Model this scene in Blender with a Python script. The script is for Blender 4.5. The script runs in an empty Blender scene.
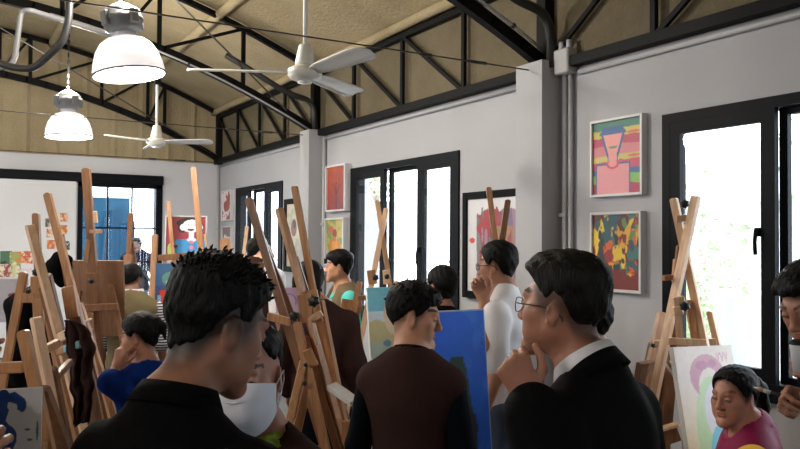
import bpy, math, random
import numpy as np
from mathutils import Vector, Matrix
random.seed(7)
C = bpy.context.scene
COL = C.collection
PI = math.pi
V = Vector

# ------------------------------------------------------------------ camera
F, CX, CY, CAMZ = 778.0, 400.0, 224.5, 1.70
YAW, PITCH, ROLL = math.radians(30.45), math.radians(1.27), math.radians(0.35)
def _cam_axes():
    cy, sy = math.cos(YAW), math.sin(YAW)
    fw, rt, up = V((sy, cy, 0)), V((cy, -sy, 0)), V((0, 0, 1))
    f2 = fw*math.cos(PITCH) + up*math.sin(PITCH)
    u2 = up*math.cos(PITCH) - fw*math.sin(PITCH)
    return rt*math.cos(ROLL) + u2*math.sin(ROLL), u2*math.cos(ROLL) - rt*math.sin(ROLL), f2
RT, UP, FW = _cam_axes()
CAM = V((0, 0, CAMZ))
cd = bpy.data.cameras.new('camera'); cam = bpy.data.objects.new('camera', cd); COL.objects.link(cam)
cam.matrix_world = Matrix(((RT.x, UP.x, -FW.x, 0), (RT.y, UP.y, -FW.y, 0), (RT.z, UP.z, -FW.z, CAMZ), (0, 0, 0, 1)))
cd.sensor_width = 36.0; cd.lens = 36.0*F/800.0; cd.clip_start = 0.05; cd.clip_end = 200
C.camera = cam
def at(px, py, d):
    """the world point seen at pixel (px, py) at distance d along the view axis"""
    return CAM + (RT*((px-CX)/F) - UP*((py-CY)/F) + FW)*d
def heading(phi):
    """world angle of a direction given relative to the view: 0 away, 90 right, 180 towards, -90 left; returns a unit vector"""
    a = YAW + math.radians(phi)
    return V((math.sin(a), math.cos(a), 0))

# ------------------------------------------------------------------ light and exposure
C.view_settings.view_transform = 'Standard'; C.view_settings.look = 'None'
C.view_settings.gamma = 1.0; C.view_settings.use_curve_mapping = False
C.view_settings.exposure = 1.08
w = bpy.data.worlds.new('overcast_sky'); C.world = w; w.use_nodes = True
nt = w.node_tree; nt.nodes.clear()
wo = nt.nodes.new('ShaderNodeOutputWorld'); wb = nt.nodes.new('ShaderNodeBackground')
wb.inputs['Color'].default_value = (0.86, 0.93, 1.0, 1); wb.inputs['Strength'].default_value = 4.2
nt.links.new(wb.outputs[0], wo.inputs[0])
LAMP_W = 30.0

# ------------------------------------------------------------------ materials
def srgb(r, g, b):
    f = lambda c: (c/255/12.92) if c/255 <= 0.04045 else ((c/255+0.055)/1.055)**2.4
    return (f(r), f(g), f(b), 1)
MATS = {}
def mat(name, col, rough=0.6, metal=0.0, noise=0.0, scale=8.0, bump=0.0, spec=0.5, stretch=None, emit=0.0, col2=None, attr=False, sss=0.0, bscale=None, sheen=0.0):
    if name in MATS: return MATS[name]
    m = bpy.data.materials.new(name); m.use_nodes = True
    n = m.node_tree; b = n.nodes['Principled BSDF']
    b.inputs['Roughness'].default_value = rough; b.inputs['Metallic'].default_value = metal
    b.inputs['Specular IOR Level'].default_value = spec
    base = None
    c4 = tuple(col[:3]) + (1,)
    b.inputs['Base Color'].default_value = c4
    tc = None
    if attr:
        a = n.nodes.new('ShaderNodeAttribute'); a.attribute_name = 'Col'; base = a.outputs['Color']
    if noise > 0 or bump > 0:
        tc = n.nodes.new('ShaderNodeTexCoord'); mp = n.nodes.new('ShaderNodeMapping')
        if stretch: mp.inputs['Scale'].default_value = stretch
        n.links.new(tc.outputs['Object'], mp.inputs['Vector'])
        nz = n.nodes.new('ShaderNodeTexNoise'); nz.inputs['Scale'].default_value = scale; nz.inputs['Detail'].default_value = 5
        n.links.new(mp.outputs[0], nz.inputs['Vector'])
        if noise > 0:
            mx = n.nodes.new('ShaderNodeMix'); mx.data_type = 'RGBA'
            c2 = tuple(col2[:3]) + (1,) if col2 else tuple(x*(1-noise) for x in col[:3]) + (1,)
            rp = n.nodes.new('ShaderNodeMapRange'); rp.inputs['From Min'].default_value = 0.35; rp.inputs['From Max'].default_value = 0.65
            n.links.new(nz.outputs['Fac'], rp.inputs['Value']); n.links.new(rp.outputs[0], mx.inputs['Factor'])
            if base is not None:
                ml = n.nodes.new('ShaderNodeMix'); ml.data_type = 'RGBA'; ml.blend_type = 'MULTIPLY'; ml.inputs['Factor'].default_value = 1
                mx.inputs['A'].default_value = (1, 1, 1, 1); mx.inputs['B'].default_value = (1-noise,)*3 + (1,)
                n.links.new(base, ml.inputs['A']); n.links.new(mx.outputs['Result'], ml.inputs['B']); base = ml.outputs['Result']
            else:
                mx.inputs['A'].default_value = c4; mx.inputs['B'].default_value = c2; base = mx.outputs['Result']
        if bump > 0:
            bp = n.nodes.new('ShaderNodeBump'); bp.inputs['Strength'].default_value = bump; bp.inputs['Distance'].default_value = 0.01
            src = nz
            if bscale:
                src = n.nodes.new('ShaderNodeTexNoise'); src.inputs['Scale'].default_value = bscale; src.inputs['Detail'].default_value = 4
                n.links.new(mp.outputs[0], src.inputs['Vector'])
            n.links.new(src.outputs['Fac'], bp.inputs['Height']); n.links.new(bp.outputs[0], b.inputs['Normal'])
    if base is not None: n.links.new(base, b.inputs['Base Color'])
    if emit > 0:
        b.inputs['Emission Color'].default_value = c4; b.inputs['Emission Strength'].default_value = emit
    if sss > 0:
        b.inputs['Subsurface Weight'].default_value = sss; b.inputs['Subsurface Scale'].default_value = 0.01
    if sheen > 0:
        b.inputs['Sheen Weight'].default_value = sheen
    MATS[name] = m
    return m
def glass(name, tint=(1, 1, 1), gloss=0.06):
    if name in MATS: return MATS[name]
    m = bpy.data.materials.new(name); m.use_nodes = True; n = m.node_tree; n.nodes.clear()
    o = n.nodes.new('ShaderNodeOutputMaterial'); t = n.nodes.new('ShaderNodeBsdfTransparent'); g = n.nodes.new('ShaderNodeBsdfGlossy')
    t.inputs[0].default_value = tuple(tint) + (1,); g.inputs['Roughness'].default_value = 0.02
    x = n.nodes.new('ShaderNodeMixShader'); x.inputs[0].default_value = gloss
    n.links.new(t.outputs[0], x.inputs[1]); n.links.new(g.outputs[0], x.inputs[2]); n.links.new(x.outputs[0], o.inputs[0])
    MATS[name] = m
    return m
def wood(name, c1, c2, rough=0.55):
    """planed timber with long grain along the object's bars"""
    if name in MATS: return MATS[name]
    m = bpy.data.materials.new(name); m.use_nodes = True; n = m.node_tree; b = n.nodes['Principled BSDF']
    tc = n.nodes.new('ShaderNodeTexCoord'); mp = n.nodes.new('ShaderNodeMapping'); mp.inputs['Scale'].default_value = (30, 30, 2.5)
    nz = n.nodes.new('ShaderNodeTexNoise'); nz.inputs['Scale'].default_value = 1.6; nz.inputs['Detail'].default_value = 6; nz.inputs['Distortion'].default_value = 0.6
    n2 = n.nodes.new('ShaderNodeTexNoise'); n2.inputs['Scale'].default_value = 3.0
    n.links.new(tc.outputs['Object'], mp.inputs[0]); n.links.new(mp.outputs[0], nz.inputs[0]); n.links.new(tc.outputs['Object'], n2.inputs[0])
    ad = n.nodes.new('ShaderNodeMath'); ad.operation = 'AVERAGE' if False else 'MULTIPLY_ADD'
    ad.inputs[1].default_value = 0.7; n.links.new(nz.outputs['Fac'], ad.inputs[0])
    m2 = n.nodes.new('ShaderNodeMath'); m2.operation = 'MULTIPLY'; m2.inputs[1].default_value = 0.3; n.links.new(n2.outputs['Fac'], m2.inputs[0])
    n.links.new(m2.outputs[0], ad.inputs[2])
    r = n.nodes.new('ShaderNodeValToRGB'); r.color_ramp.elements[0].position = 0.32; r.color_ramp.elements[1].position = 0.66
    r.color_ramp.elements[0].color = c2; r.color_ramp.elements[1].color = c1
    n.links.new(ad.outputs[0], r.inputs[0]); n.links.new(r.outputs[0], b.inputs['Base Color'])
    b.inputs['Roughness'].default_value = rough
    bp = n.nodes.new('ShaderNodeBump'); bp.inputs['Strength'].default_value = 0.12; n.links.new(nz.outputs['Fac'], bp.inputs['Height']); n.links.new(bp.outputs[0], b.inputs['Normal'])
    MATS[name] = m
    return m

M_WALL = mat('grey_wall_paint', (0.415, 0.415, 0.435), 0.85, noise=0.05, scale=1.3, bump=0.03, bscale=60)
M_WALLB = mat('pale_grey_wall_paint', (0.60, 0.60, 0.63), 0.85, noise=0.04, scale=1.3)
M_FLOOR = mat('grey_concrete', (0.16, 0.155, 0.15), 0.55, noise=0.25, scale=2.5, bump=0.03)
M_FOAM = None
M_BLACK = mat('black_steel_paint', (0.004, 0.004, 0.0045), 0.6, spec=0.15)
M_FRAME = mat('dark_window_aluminium', (0.003, 0.004, 0.006), 0.55, spec=0.10)
M_CONDUIT = mat('grey_conduit', (0.40, 0.40, 0.41), 0.45)
M_CONDUIT_D = mat('dark_grey_pipe', (0.02, 0.02, 0.02), 0.5)
M_WHITE = mat('white_enamel', (0.75, 0.75, 0.73), 0.35)
M_GLASS = glass('window_glass', (0.97, 0.985, 1.0), 0.05)
M_OAK = wood('oiled_beech', srgb(188, 140, 98), srgb(144, 98, 62), .36)
M_OAKD = wood('dark_and_shaded_beech', srgb(140, 96, 62), srgb(98, 64, 40), .4)  # dark wood; on the mast before the door it stands for backlit shade
M_OAKL = wood('pale_and_lit_beech', srgb(226, 190, 156), srgb(194, 150, 112), .36)  # pale wood; on the slanting posts it stands for window light on edges
M_KNOB = mat('black_knob_plastic', (0.01, 0.01, 0.01), 0.35)

def foam_material(name, ca, cb):
    m = bpy.data.materials.new(name); m.use_nodes = True; n = m.node_tree; b = n.nodes['Principled BSDF']
    b.inputs['Roughness'].default_value = 0.95; b.inputs['Specular IOR Level'].default_value = 0.1
    tc = n.nodes.new('ShaderNodeTexCoord')
    n1 = n.nodes.new('ShaderNodeTexNoise'); n1.inputs['Scale'].default_value = 1.1; n1.inputs['Detail'].default_value = 7; n1.inputs['Roughness'].default_value = 0.65
    n2 = n.nodes.new('ShaderNodeTexNoise'); n2.inputs['Scale'].default_value = 34; n2.inputs['Detail'].default_value = 3
    r = n.nodes.new('ShaderNodeValToRGB'); r.color_ramp.elements[0].position = 0.3; r.color_ramp.elements[1].position = 0.72
    r.color_ramp.elements[0].color = ca; r.color_ramp.elements[1].color = cb
    n.links.new(tc.outputs['Object'], n1.inputs[0]); n.links.new(tc.outputs['Object'], n2.inputs[0])
    n.links.new(n1.outputs['Fac'], r.inputs[0]); n.links.new(r.outputs[0], b.inputs['Base Color'])
    bp = n.nodes.new('ShaderNodeBump'); bp.inputs['Strength'].default_value = 0.45; bp.inputs['Distance'].default_value = 0.03
    n.links.new(n2.outputs['Fac'], bp.inputs['Height']); n.links.new(bp.outputs[0], b.inputs['Normal'])
    return m
M_FOAM = foam_material('tan_spray_foam', (0.285, 0.225, 0.135, 1), (0.41, 0.335, 0.21, 1))
M_FOAMD = foam_material('dark_brown_spray_foam', (0.12, 0.097, 0.062, 1), (0.19, 0.158, 0.105, 1))  # darker brown foam than the ceiling's, for the upper right wall

# ------------------------------------------------------------------ mesh helpers
class MB:
    """collects boxes, bars, tubes and lathes; build() links them as ONE mesh object"""
    def __init__(s): s.v, s.f, s.smooth = [], [], []
    def add(s, vs, fs, smooth=False):
        o = len(s.v); s.v += [tuple(p) for p in vs]; s.f += [tuple(i+o for i in f) for f in fs]; s.smooth += [smooth]*len(fs)
        return s
    def box(s, lo, hi):
        x0, y0, z0 = lo; x1, y1, z1 = hi
        return s.add([(x0,y0,z0),(x1,y0,z0),(x1,y1,z0),(x0,y1,z0),(x0,y0,z1),(x1,y0,z1),(x1,y1,z1),(x0,y1,z1)],
                     [(0,3,2,1),(4,5,6,7),(0,1,5,4),(1,2,6,5),(2,3,7,6),(3,0,4,7)])
    def obox(s, c, ax, ay, az, ch=0.0):
        """box with centre c and half-axis vectors; ch chamfers the long edges along az"""
        c, ax, ay, az = V(c), V(ax), V(ay), V(az)
        if ch > 0:
            lx, ly = ax.length, ay.length; cx, cy = ax*(1-ch/lx), ay*(1-ch/ly)
            ring = [ax+cy, cx+ay, -cx+ay, -ax+cy, -ax-cy, -cx-ay, cx-ay, ax-cy]
            lz = az.length; e = az*(1-ch/lz) if lz > ch else az
            sh = [ (r.dot(ax.normalized())*(1-ch/lx))*ax.normalized() + (r.dot(ay.normalized())*(1-ch/ly))*ay.normalized() for r in ring]
            vs = [c-az+r for r in sh] + [c-e+r for r in ring] + [c+e+r for r in ring] + [c+az+r for r in sh]
            fs = [tuple(range(7, -1, -1)), tuple(range(24, 32))]
            for k in range(3):
                for i in range(8):
                    j = (i+1) % 8; fs.append((k*8+i, k*8+j, (k+1)*8+j, (k+1)*8+i))
            return s.add(vs, fs)
        vs = [c-ax-ay-az, c+ax-ay-az, c+ax+ay-az, c-ax+ay-az, c-ax-ay+az, c+ax-ay+az, c+ax+ay+az, c-ax+ay+az]
        fl = ax.cross(ay).dot(az) < 0
        fs = [(0,3,2,1),(4,5,6,7),(0,1,5,4),(1,2,6,5),(2,3,7,6),(3,0,4,7)]
        if fl: fs = [f[::-1] for f in fs]
        return s.add(vs, fs)
    def bar(s, a, b, w, t, side=None, ch=0.003):
        """rectangular bar from a to b, w wide along side, t thick"""
        a, b = V(a), V(b); d = (b-a); L = d.length; d.normalize()
        sd = V(side) if side is not None else V((1, 0, 0))
        sd = (sd - d*sd.dot(d))
        if sd.length < 1e-4: sd = d.orthogonal()
        sd.normalize(); n = d.cross(sd)
        return s.obox((a+b)/2, sd*w/2, n*t/2, d*L/2, ch)
    def tube(s, pts, r, seg=8, cap=True):
        pts = [V(p) for p in pts]; rs = r if isinstance(r, (list, tuple)) else [r]*len(pts)
        vs, fs = [], []; prev = None
        for i, p in enumerate(pts):
            d = (pts[min(i+1, len(pts)-1)] - pts[max(i-1, 0)]).normalized()
            u = d.orthogonal().normalized() if prev is None else (prev - d*prev.dot(d)).normalized()
            prev = u; q = d.cross(u)
            for k in range(seg):
                a = 2*PI*k/seg; vs.append(p + (u*math.cos(a) + q*math.sin(a))*rs[i])
        for i in range(len(pts)-1):
            for k in range(seg):
                j = (k+1) % seg; fs.append((i*seg+k, i*seg+j, (i+1)*seg+j, (i+1)*seg+k))
        if cap:
            fs.append(tuple(range(seg-1, -1, -1))); fs.append(tuple(range((len(pts)-1)*seg, len(pts)*seg)))
        return s.add(vs, fs, True)
    def lathe(s, prof, c=(0, 0, 0), axis=(0, 0, 1), seg=28):
        """prof: (radius, height) pairs along axis from c"""
        az = V(axis).normalized(); ax = az.orthogonal().normalized(); ay = az.cross(ax); c = V(c); vs, fs = [], []
        for (r, h) in prof:
            for k in range(seg):
                a = 2*PI*k/seg; vs.append(c + az*h + (ax*math.cos(a)+ay*math.sin(a))*max(r, 1e-4))
        for i in range(len(prof)-1):
            for k in range(seg):
                j = (k+1) % seg; fs.append((i*seg+k, i*seg+j, (i+1)*seg+j, (i+1)*seg+k))
        return s.add(vs, fs, True)
    def build(s, name, m, parent=None, origin=None):
        me = bpy.data.meshes.new(name); me.from_pydata(s.v, [], s.f); me.update()
        me.polygons.foreach_set('use_smooth', s.smooth)
        me.materials.append(m)
        o = bpy.data.objects.new(name, me); COL.objects.link(o)
        if parent is not None: attach(o, parent)
        elif origin is not None: set_origin(o, origin)
        return o
def set_origin(o, p):
    p = V(p); o.data.transform(Matrix.Translation(-p)); o.location = p
def world_loc(o):
    p = V(o.location); q = o.parent
    while q is not None: p += V(q.location); q = q.parent
    return p
def attach(o, parent):
    """mesh given in world coordinates becomes a child, its origin at the parent's (parents are unrotated)"""
    wl = world_loc(parent)
    o.data.transform(Matrix.Translation(-wl)); o.parent = parent; o.location = (0, 0, 0)
def tag(o, label=None, cat=None, group=None, kind=None):
    if label: o['label'] = label
    if cat: o['category'] = cat
    if group: o['group'] = group
    if kind: o['kind'] = kind
    return o
def thing(name, loc, label, cat, group=None):
    o = bpy.data.objects.new(name, None); COL.objects.link(o); o.location = V(loc); o.empty_display_size = 0.1
    return tag(o, label, cat, group)
def struct(o, label=None):
    o['kind'] = 'structure'
    return o
def smooth_all(o):
    o.data.polygons.foreach_set('use_smooth', [True]*len(o.data.polygons)); return o

# ------------------------------------------------------------------ room shell
W, XL, D, Y0 = 3.9, -4.5, 12.52, -4.0
HW = 2.96
def roof_z(x): return 4.80 - 0.057*(x+0.3)**2
def chord_top(x): return 4.74 - 0.057*(x+0.3)**2
def chord_bot(x): return 4.12 - 0.0635*(x+0.3)**2
def holed(u0, u1, z0, z1, holes):
    us = sorted({u0, u1} | {h[0] for h in holes} | {h[1] for h in holes}); zs = sorted({z0, z1} | {h[2] for h in holes} | {h[3] for h in holes})
    out = []
    for i in range(len(us)-1):
        for j in range(len(zs)-1):
            cu, cz = (us[i]+us[i+1])/2, (zs[j]+zs[j+1])/2
            if not any(h[0] < cu < h[1] and h[2] < cz < h[3] for h in holes): out.append((us[i], us[i+1], zs[j], zs[j+1]))
    return out
m_ = MB(); m_.box((XL-.3, Y0-.3, -.12), (W+.25, D+.25, 0)); struct(m_.build('floor', M_FLOOR))
WIN_T, WIN_B = 2.505, 0.88
WINR = [(-2.9, -.8), (1.30, 3.365), (5.60, 7.69), (9.71, 11.60)]
m_ = MB()
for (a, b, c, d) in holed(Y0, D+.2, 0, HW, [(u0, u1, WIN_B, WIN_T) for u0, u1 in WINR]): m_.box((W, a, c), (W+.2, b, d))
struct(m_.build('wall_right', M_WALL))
m_ = MB(); m_.box((W+.005, Y0, HW), (W+.2, D+.2, roof_z(W)+.1)); struct(m_.build('wall_right_upper', M_FOAMD))
# back wall, with the glazed sliding door
DX0, DX1, DZT = 1.74, 2.985, 2.60
m_ = MB()
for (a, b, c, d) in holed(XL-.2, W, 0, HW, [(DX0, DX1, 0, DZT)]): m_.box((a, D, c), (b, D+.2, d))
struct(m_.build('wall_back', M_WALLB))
m_ = MB()      # corrugated gable above it
xs_ = np.linspace(XL-.2, W, 169)
vs, fs = [], []
for i, x in enumerate(xs_):
    off = 0.02*(1 if (i % 8) < 1 else 0) + 0.004*math.sin(i*1.7)
    vs += [(x, D+.04-off, HW-.02), (x, D+.04-off, roof_z(x)+.12)]
for i in range(len(xs_)-1): fs.append((2*i, 2*i+2, 2*i+3, 2*i+1))
m_.add(vs, fs)
m_.box((XL-.2, D+.06, HW), (W, D+.2, 3.0)); struct(m_.build('wall_back_gable', M_FOAM))
# left wall and front wall (behind the camera), both with unseen windows added for fill light
WINL_FILL = [(5.6, 7.7), (9.7, 11.6)]  # unseen openings added to let in daylight from the left
m_ = MB()
for (a, b, c, d) in holed(Y0, D+.2, 0, 3.9, [(u0, u1, WIN_B, WIN_T) for u0, u1 in WINL_FILL]): m_.box((XL-.2, a, c), (XL, b, d))
struct(m_.build('wall_left', M_WALL))
m_ = MB()
FH_FILL = [(-3.9, -2.9, .9, 2.5)]  # unseen opening added for soft light from behind
for (a, b, c, d) in holed(XL-.2, W+.2, 0, 4.9, FH_FILL): m_.box((a, Y0-.2, c), (b, Y0, d))
struct(m_.build('wall_front', M_WALL))
# vaulted foam ceiling: a shallow arch with shallow ribs running over it
nx, ny = 40, 160
vs, fs = [], []
for j in range(ny+1):
    y = Y0-.2 + (D+.4-Y0)*j/ny
    for i in range(nx+1):
        x = XL-.2 + (W+.4-XL)*i/nx
        vs.append((x, y, roof_z(x) + 0.008*math.sin(y*2*PI/0.33) + 0.006*math.sin(x*3.1+y*1.3)))
for j in range(ny):
    for i in range(nx):
        a = j*(nx+1)+i; fs.append((a, a+nx+1, a+nx+2, a+1))
n0 = len(vs); vs += [(x, y, z+.15) for x, y, z in vs[:n0]]
fs += [tuple(i+n0 for i in f[::-1]) for f in fs[:]]
o = MB().add(vs, fs, True).build('ceiling', M_FOAM); struct(o)
# foam-coated purlins that run the length of the roof
for k, x in enumerate((3.80, 2.66, 1.35, 0.1, -1.2, -2.6, -4.2)):
    z = roof_z(x) - (.045 if k else .05)
    pts = [(x+.006*math.sin(y*3), y, z+.006*math.sin(y*2.3+k)) for y in np.linspace(Y0, D, 60)]
    o = MB().tube(pts, 0.055 if k else .05, 10).build('trim_%d' % (k+1), M_FOAM); struct(o)
# pillars on the right wall
for (a, b) in ((4.29, 4.585), (8.42, 8.69), (0.12, 0.42)):
    m_ = MB(); m_.box((W-.2, a, 0), (W+.01, b, HW+.06)); o = m_.build('pillar', M_WALL); struct(o)

# windows of the right wall
def slider_window(name, y0, y1, z0, z1, x, inward, panes, handles):
    """aluminium window in a wall across X; panes: (ya, yb, set-back, sash width)"""
    m_ = MB(); f = .06; s = inward
    xa, xb = sorted((x + s*.02, x - s*.13))
    for lo, hi in (((y0+f, z1-f), (y1-f, z1)), ((y0+f, z0), (y1-f, z0+f)), ((y0, z0), (y0+f, z1)), ((y1-f, z0), (y1, z1))):
        m_.box((xa, lo[0], lo[1]), (xb, hi[0], hi[1]))
    root = m_.build(name, M_FRAME, None, (x, (y0+y1)/2, z0)); struct(root)
    sill = MB().box((min(x-s*.01, x+s*.05), y0-.03, z0-.035), (max(x-s*.01, x+s*.05), y1+.03, z0+.0)).build('window_sill', M_FRAME, root)
    for i, (ya, yb, back, sw) in enumerate(panes):
        px_ = x - s*back; t = .018
        q = MB()
        za, zb = z0+f*.8, z1-f*.8
        for lo, hi in (((ya, zb-sw), (yb, zb)), ((ya, za), (yb, za+sw)), ((ya, za+sw), (ya+sw, zb-sw)), ((yb-sw, za+sw), (yb, zb-sw))):
            q.box((px_-t, lo[0], lo[1]), (px_+t, hi[0], hi[1]))
        sash = q.build('sash', M_FRAME, root)
        MB().box((px_-.003, ya+sw-.005, za+sw-.005), (px_+.003, yb-sw+.005, zb-sw+.005)).build('glass_pane', M_GLASS, sash)
    for (hy, hz) in handles:
        h = MB(); h.box((x+s*.0, hy-.012, hz-.02), (x+s*.035, hy+.012, hz+.03)); h.tube([(x+s*.04, hy, hz+.02), (x+s*.05, hy, hz-.05), (x+s*.045, hy, hz-.12)], .011, 8)
        h.build('window_handle', M_BLACK, root)
    return root
slider_window('window_1', 1.30, 3.365, WIN_B, WIN_T, W, -1, [(2.60, 3.315, .0, .085), (1.92, 2.62, .07, .05), (1.35, 1.94, .0, .085)], [(2.70, 1.76)])
slider_window('window_2', 5.60, 7.69, WIN_B, WIN_T, W, -1, [(6.93, 7.64, .0, .085), (6.27, 6.95, .07, .05), (5.65, 6.29, .0, .085)], [(6.24, 1.62), (6.975, 1.62)])
slider_window('window_3', 9.71, 11.60, WIN_B, WIN_T, W, -1, [(10.98, 11.55, .0, .085), (10.36, 11.0, .07, .05), (9.76, 10.38, .0, .085)], [(10.33, 1.62)])
slider_window('window_7', -2.9, -.8, WIN_B, WIN_T, W, -1, [(-1.53, -.85, 0, .085), (-2.2, -1.5, .07, .05), (-2.85, -2.18, 0, .085)], [])  # unseen window behind the camera, added to light people and canvases
for i, (a, b) in enumerate(WINL_FILL):
    c1, c2 = a+(b-a)/3, a+2*(b-a)/3
    slider_window('window_%d' % (i+4), a, b, WIN_B, WIN_T, XL, 1, [(a+.05, c1, 0, .08), (c1, c2, .07, .05), (c2, b-.05, 0, .08)], [])
for i, (a, b, c, d) in enumerate(FH_FILL):
    q = MB()
    for lo, hi in (((a, d-.07), (b, d)), ((a, c), (b, c+.07)), ((a, c), (a+.07, d)), ((b-.07, c), (b, d)), (((a+b)/2-.04, c), ((a+b)/2+.04, d))):
        q.box((lo[0], Y0-.12, lo[1]), (hi[0], Y0-.02, hi[1]))
    r = struct(q.build('window_%d' % (i+8), M_FRAME, None, ((a+b)/2, Y0, c)))
    MB().box((a+.05, Y0-.075, c+.05), (b-.05, Y0-.069, d-.05)).build('glass_pane', M_GLASS, r)

# back wall: glazed sliding door, its white sliding panel, and the black track above both
m_ = MB(); f = .07
for lo, hi in (((DX0, DZT-.09), (DX1, DZT)), ((DX0, 0), (DX0+f, DZT)), ((DX1-.1, 0), (DX1, DZT)), ((DX0, 0), (DX1, .04))): m_.box((lo[0], D-.04, lo[1]), (hi[0], D+.12, hi[1]))
dr = struct(m_.build('door_1', M_FRAME, None, ((DX0+DX1)/2, D, 0)))
q = MB()
gx0, gx1 = DX0+f, DX1-.1
for xx in (2.175, 2.535): q.box((xx-.013, D+.02, .04), (xx+.013, D+.05, DZT-.09))
for zz in (1.885, 1.36, .7): q.box((gx0, D+.02, zz-.012), (gx1, D+.05, zz+.012))
q.build('muntin', M_FRAME, dr)
MB().box((gx0, D+.032, .04), (gx1, D+.037, DZT-.09)).build('glass_pane', M_GLASS, dr)
m_ = MB(); m_.box((XL+.3, D-.09, DZT-.03), (DX1, D-.0, DZT+.11)); struct(m_.build('trim_8', M_FRAME))
M_PANEL = mat('white_sliding_panel', (0.66, 0.66, 0.68), 0.5)
m_ = MB(); m_.box((-.7, D-.075, .02), (1.71, D-.03, DZT-.03)); o = struct(m_.build('door_2', M_PANEL, None, (.5, D, 0)))

# ------------------------------------------------------------------ roof steel
M_ROD = mat('thin_tie_rod_steel', (0.05, 0.045, 0.04), 0.5, metal=0.3)
def truss(y, label, slots):
    t = thing('roof_truss', (-.3, y, 2.96), label, 'roof truss', 'arched steel roof trusses')
    X = np.linspace(XL+.05, W-.03, 33)
    for nm, fn, r in (('top_chord', chord_top, .035), ('bottom_chord', chord_bot, .055)):
        q = MB()
        for i in range(len(X)-1):
            a, b = V((X[i], y, fn(X[i]))), V((X[i+1], y, fn(X[i+1])))
            d = (b-a).normalized()*.01; q.bar(a-d, b+d, .07, r*1.6, (0, 1, 0), 0)
        q.build(nm, M_BLACK, t)
    for i, x in enumerate(slots):
        MB().bar((x, y, chord_bot(x)), (x, y, chord_top(x)), .04, .045, (0, 1, 0)).build('web_post', M_BLACK, t)
        if i+1 < len(slots):
            x2 = slots[i+1]
            MB().bar((x, y, chord_bot(x)), (x2, y, chord_top(x2)), .03, .035, (0, 1, 0)).build('web_diagonal', M_BLACK, t)
    q = MB(); q.bar((W-.04, y, 2.94), (W-.04, y, chord_top(W)+.02), .10, .09, (0, 1, 0)); q.box((W-.1, y-.08, 2.94), (W+.02, y+.08, 3.03)); q.build('end_post', M_BLACK, t)
    MB().bar((XL+.04, y, 2.94), (XL+.04, y, chord_top(XL)+.02), .10, .09, (0, 1, 0)).build('end_post', M_BLACK, t)
    q = MB(); q.tube([(XL+.1, y, 2.97), (W-.05, y, 2.97)], .005, 6)
    for (xx, L) in ((3.15, .16), (2.75, .1), (-3.4, .16)): q.tube([(xx, y, 2.97), (xx+L, y, 2.97)], .012, 8)
    q.build('tie_rod', M_ROD, t)
    return t
SL = [-4.3, -3.75, -3.15, -2.6, -2.0, -1.4, -.7, -.1, .45, 1.02, 1.6, 2.0, 2.95]
truss(12.40, 'black arched steel roof truss against the tan back gable', [-4.0, -3.2, -2.4, -1.6, -.8, 0, .66, 1.06, 2.04, 2.72, 2.98][:11])
truss(8.60, 'black arched steel roof truss above the far pillar, crossing behind the big lamp', SL)
truss(4.44, 'black arched steel roof truss that meets the near pillar at the top', [-4.3, -3.4, -2.5, -1.6, -.7, .2, 1.1, 2.0, 2.95])
truss(0.28, 'black arched steel roof truss above the pillar nearest the camera', [-4.3, -3.4, -2.5, -1.6, -.7, .2, 1.1, 2.0, 2.95])
def girder(y0, y1, n, label, flip=False):
    t = thing('wall_girder', (W-.03, (y0+y1)/2, 2.96), label, 'lattice girder', 'black lattice girders along the right wall top')
    x = W-.05
    MB().bar((x, y0, 2.99), (x, y1, 2.99), .08, .075, (1, 0, 0)).build('bottom_chord', M_BLACK, t)
    MB().bar((x, y0, 3.71), (x, y1, 3.71), .05, .05, (1, 0, 0)).build('top_chord', M_BLACK, t)
    for i in range(n+1):
        y = y0 + (y1-y0)*i/n
        if 0 < i < n: MB().bar((x, y, 2.97), (x, y, 3.72), .035, .045, (1, 0, 0)).build('web_post', M_BLACK, t)
        if i < n: MB().bar((x, y, 3.71 if flip else 3.0), (x, y+(y1-y0)/n, 3.0 if flip else 3.71), .028, .04, (1, 0, 0)).build('web_diagonal', M_BLACK, t)
girder(4.44, 8.60, 4, 'black lattice girder along the wall top between the two pillars')
girder(8.60, 12.4, 4, 'black lattice girder along the wall top beyond the far pillar')
girder(0.28, 4.44, 4, 'black lattice girder along the wall top over the nearest window', True)
# thin bracing rods between trusses
for a, b, lb in ((at(176, 0, 5.9), at(284, 108, 7.6), 'thin grey bracing rod crossing diagonally behind the near fan'),
                 (at(-6, 24, 8.0), V((W-.06, 12.40, 3.06)), 'thin pale bracing rod slanting from upper left down to the far corner')):
    d = (b-a).normalized()
    tag(MB().tube([a-d*.05, b+d*.05], .008, 6).build('bracing_rod', M_ROD, None, (a+b)/2), lb, 'bracing rod')
# conduits
def pipe(pts, r, m, label, name='conduit', cat='conduit', clips=()):
    root = thing(name, pts[0], label, cat)
    MB().tube(pts, r, 8).build('tube', m, root)
    for c in clips: MB().lathe([(r*.2, -.012), (r*1.7, -.012), (r*1.7, .012), (r*.2, .012)], c[0], c[1], 10).build('clip', M_CONDUIT_D, root)
    return root
def rnd(pts, r=.12, n=4):
    """round the corners of a polyline"""
    pts = [V(p) for p in pts]; out = [pts[0]]
    for i in range(1, len(pts)-1):
        a, b, c = pts[i-1], pts[i], pts[i+1]
        u = (a-b); v = (c-b); k = min(r, u.length*.45, v.length*.45)
        p, q = b+u.normalized()*k, b+v.normalized()*k
        for j in range(n+1):
            t = j/n; out.append(p*(1-t)**2 + b*2*t*(1-t) + q*t*t)
    return out + [pts[-1]]
xs2 = np.linspace(.9, W-.15, 12)
pipe([(x, 8.52, chord_bot(x)-.05) for x in xs2], .011, M_CONDUIT, 'pale conduit following the underside of the far-pillar truss', clips=[((2.3, 8.52, chord_bot(2.3)-.05), (1, 0, -.3))])
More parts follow.
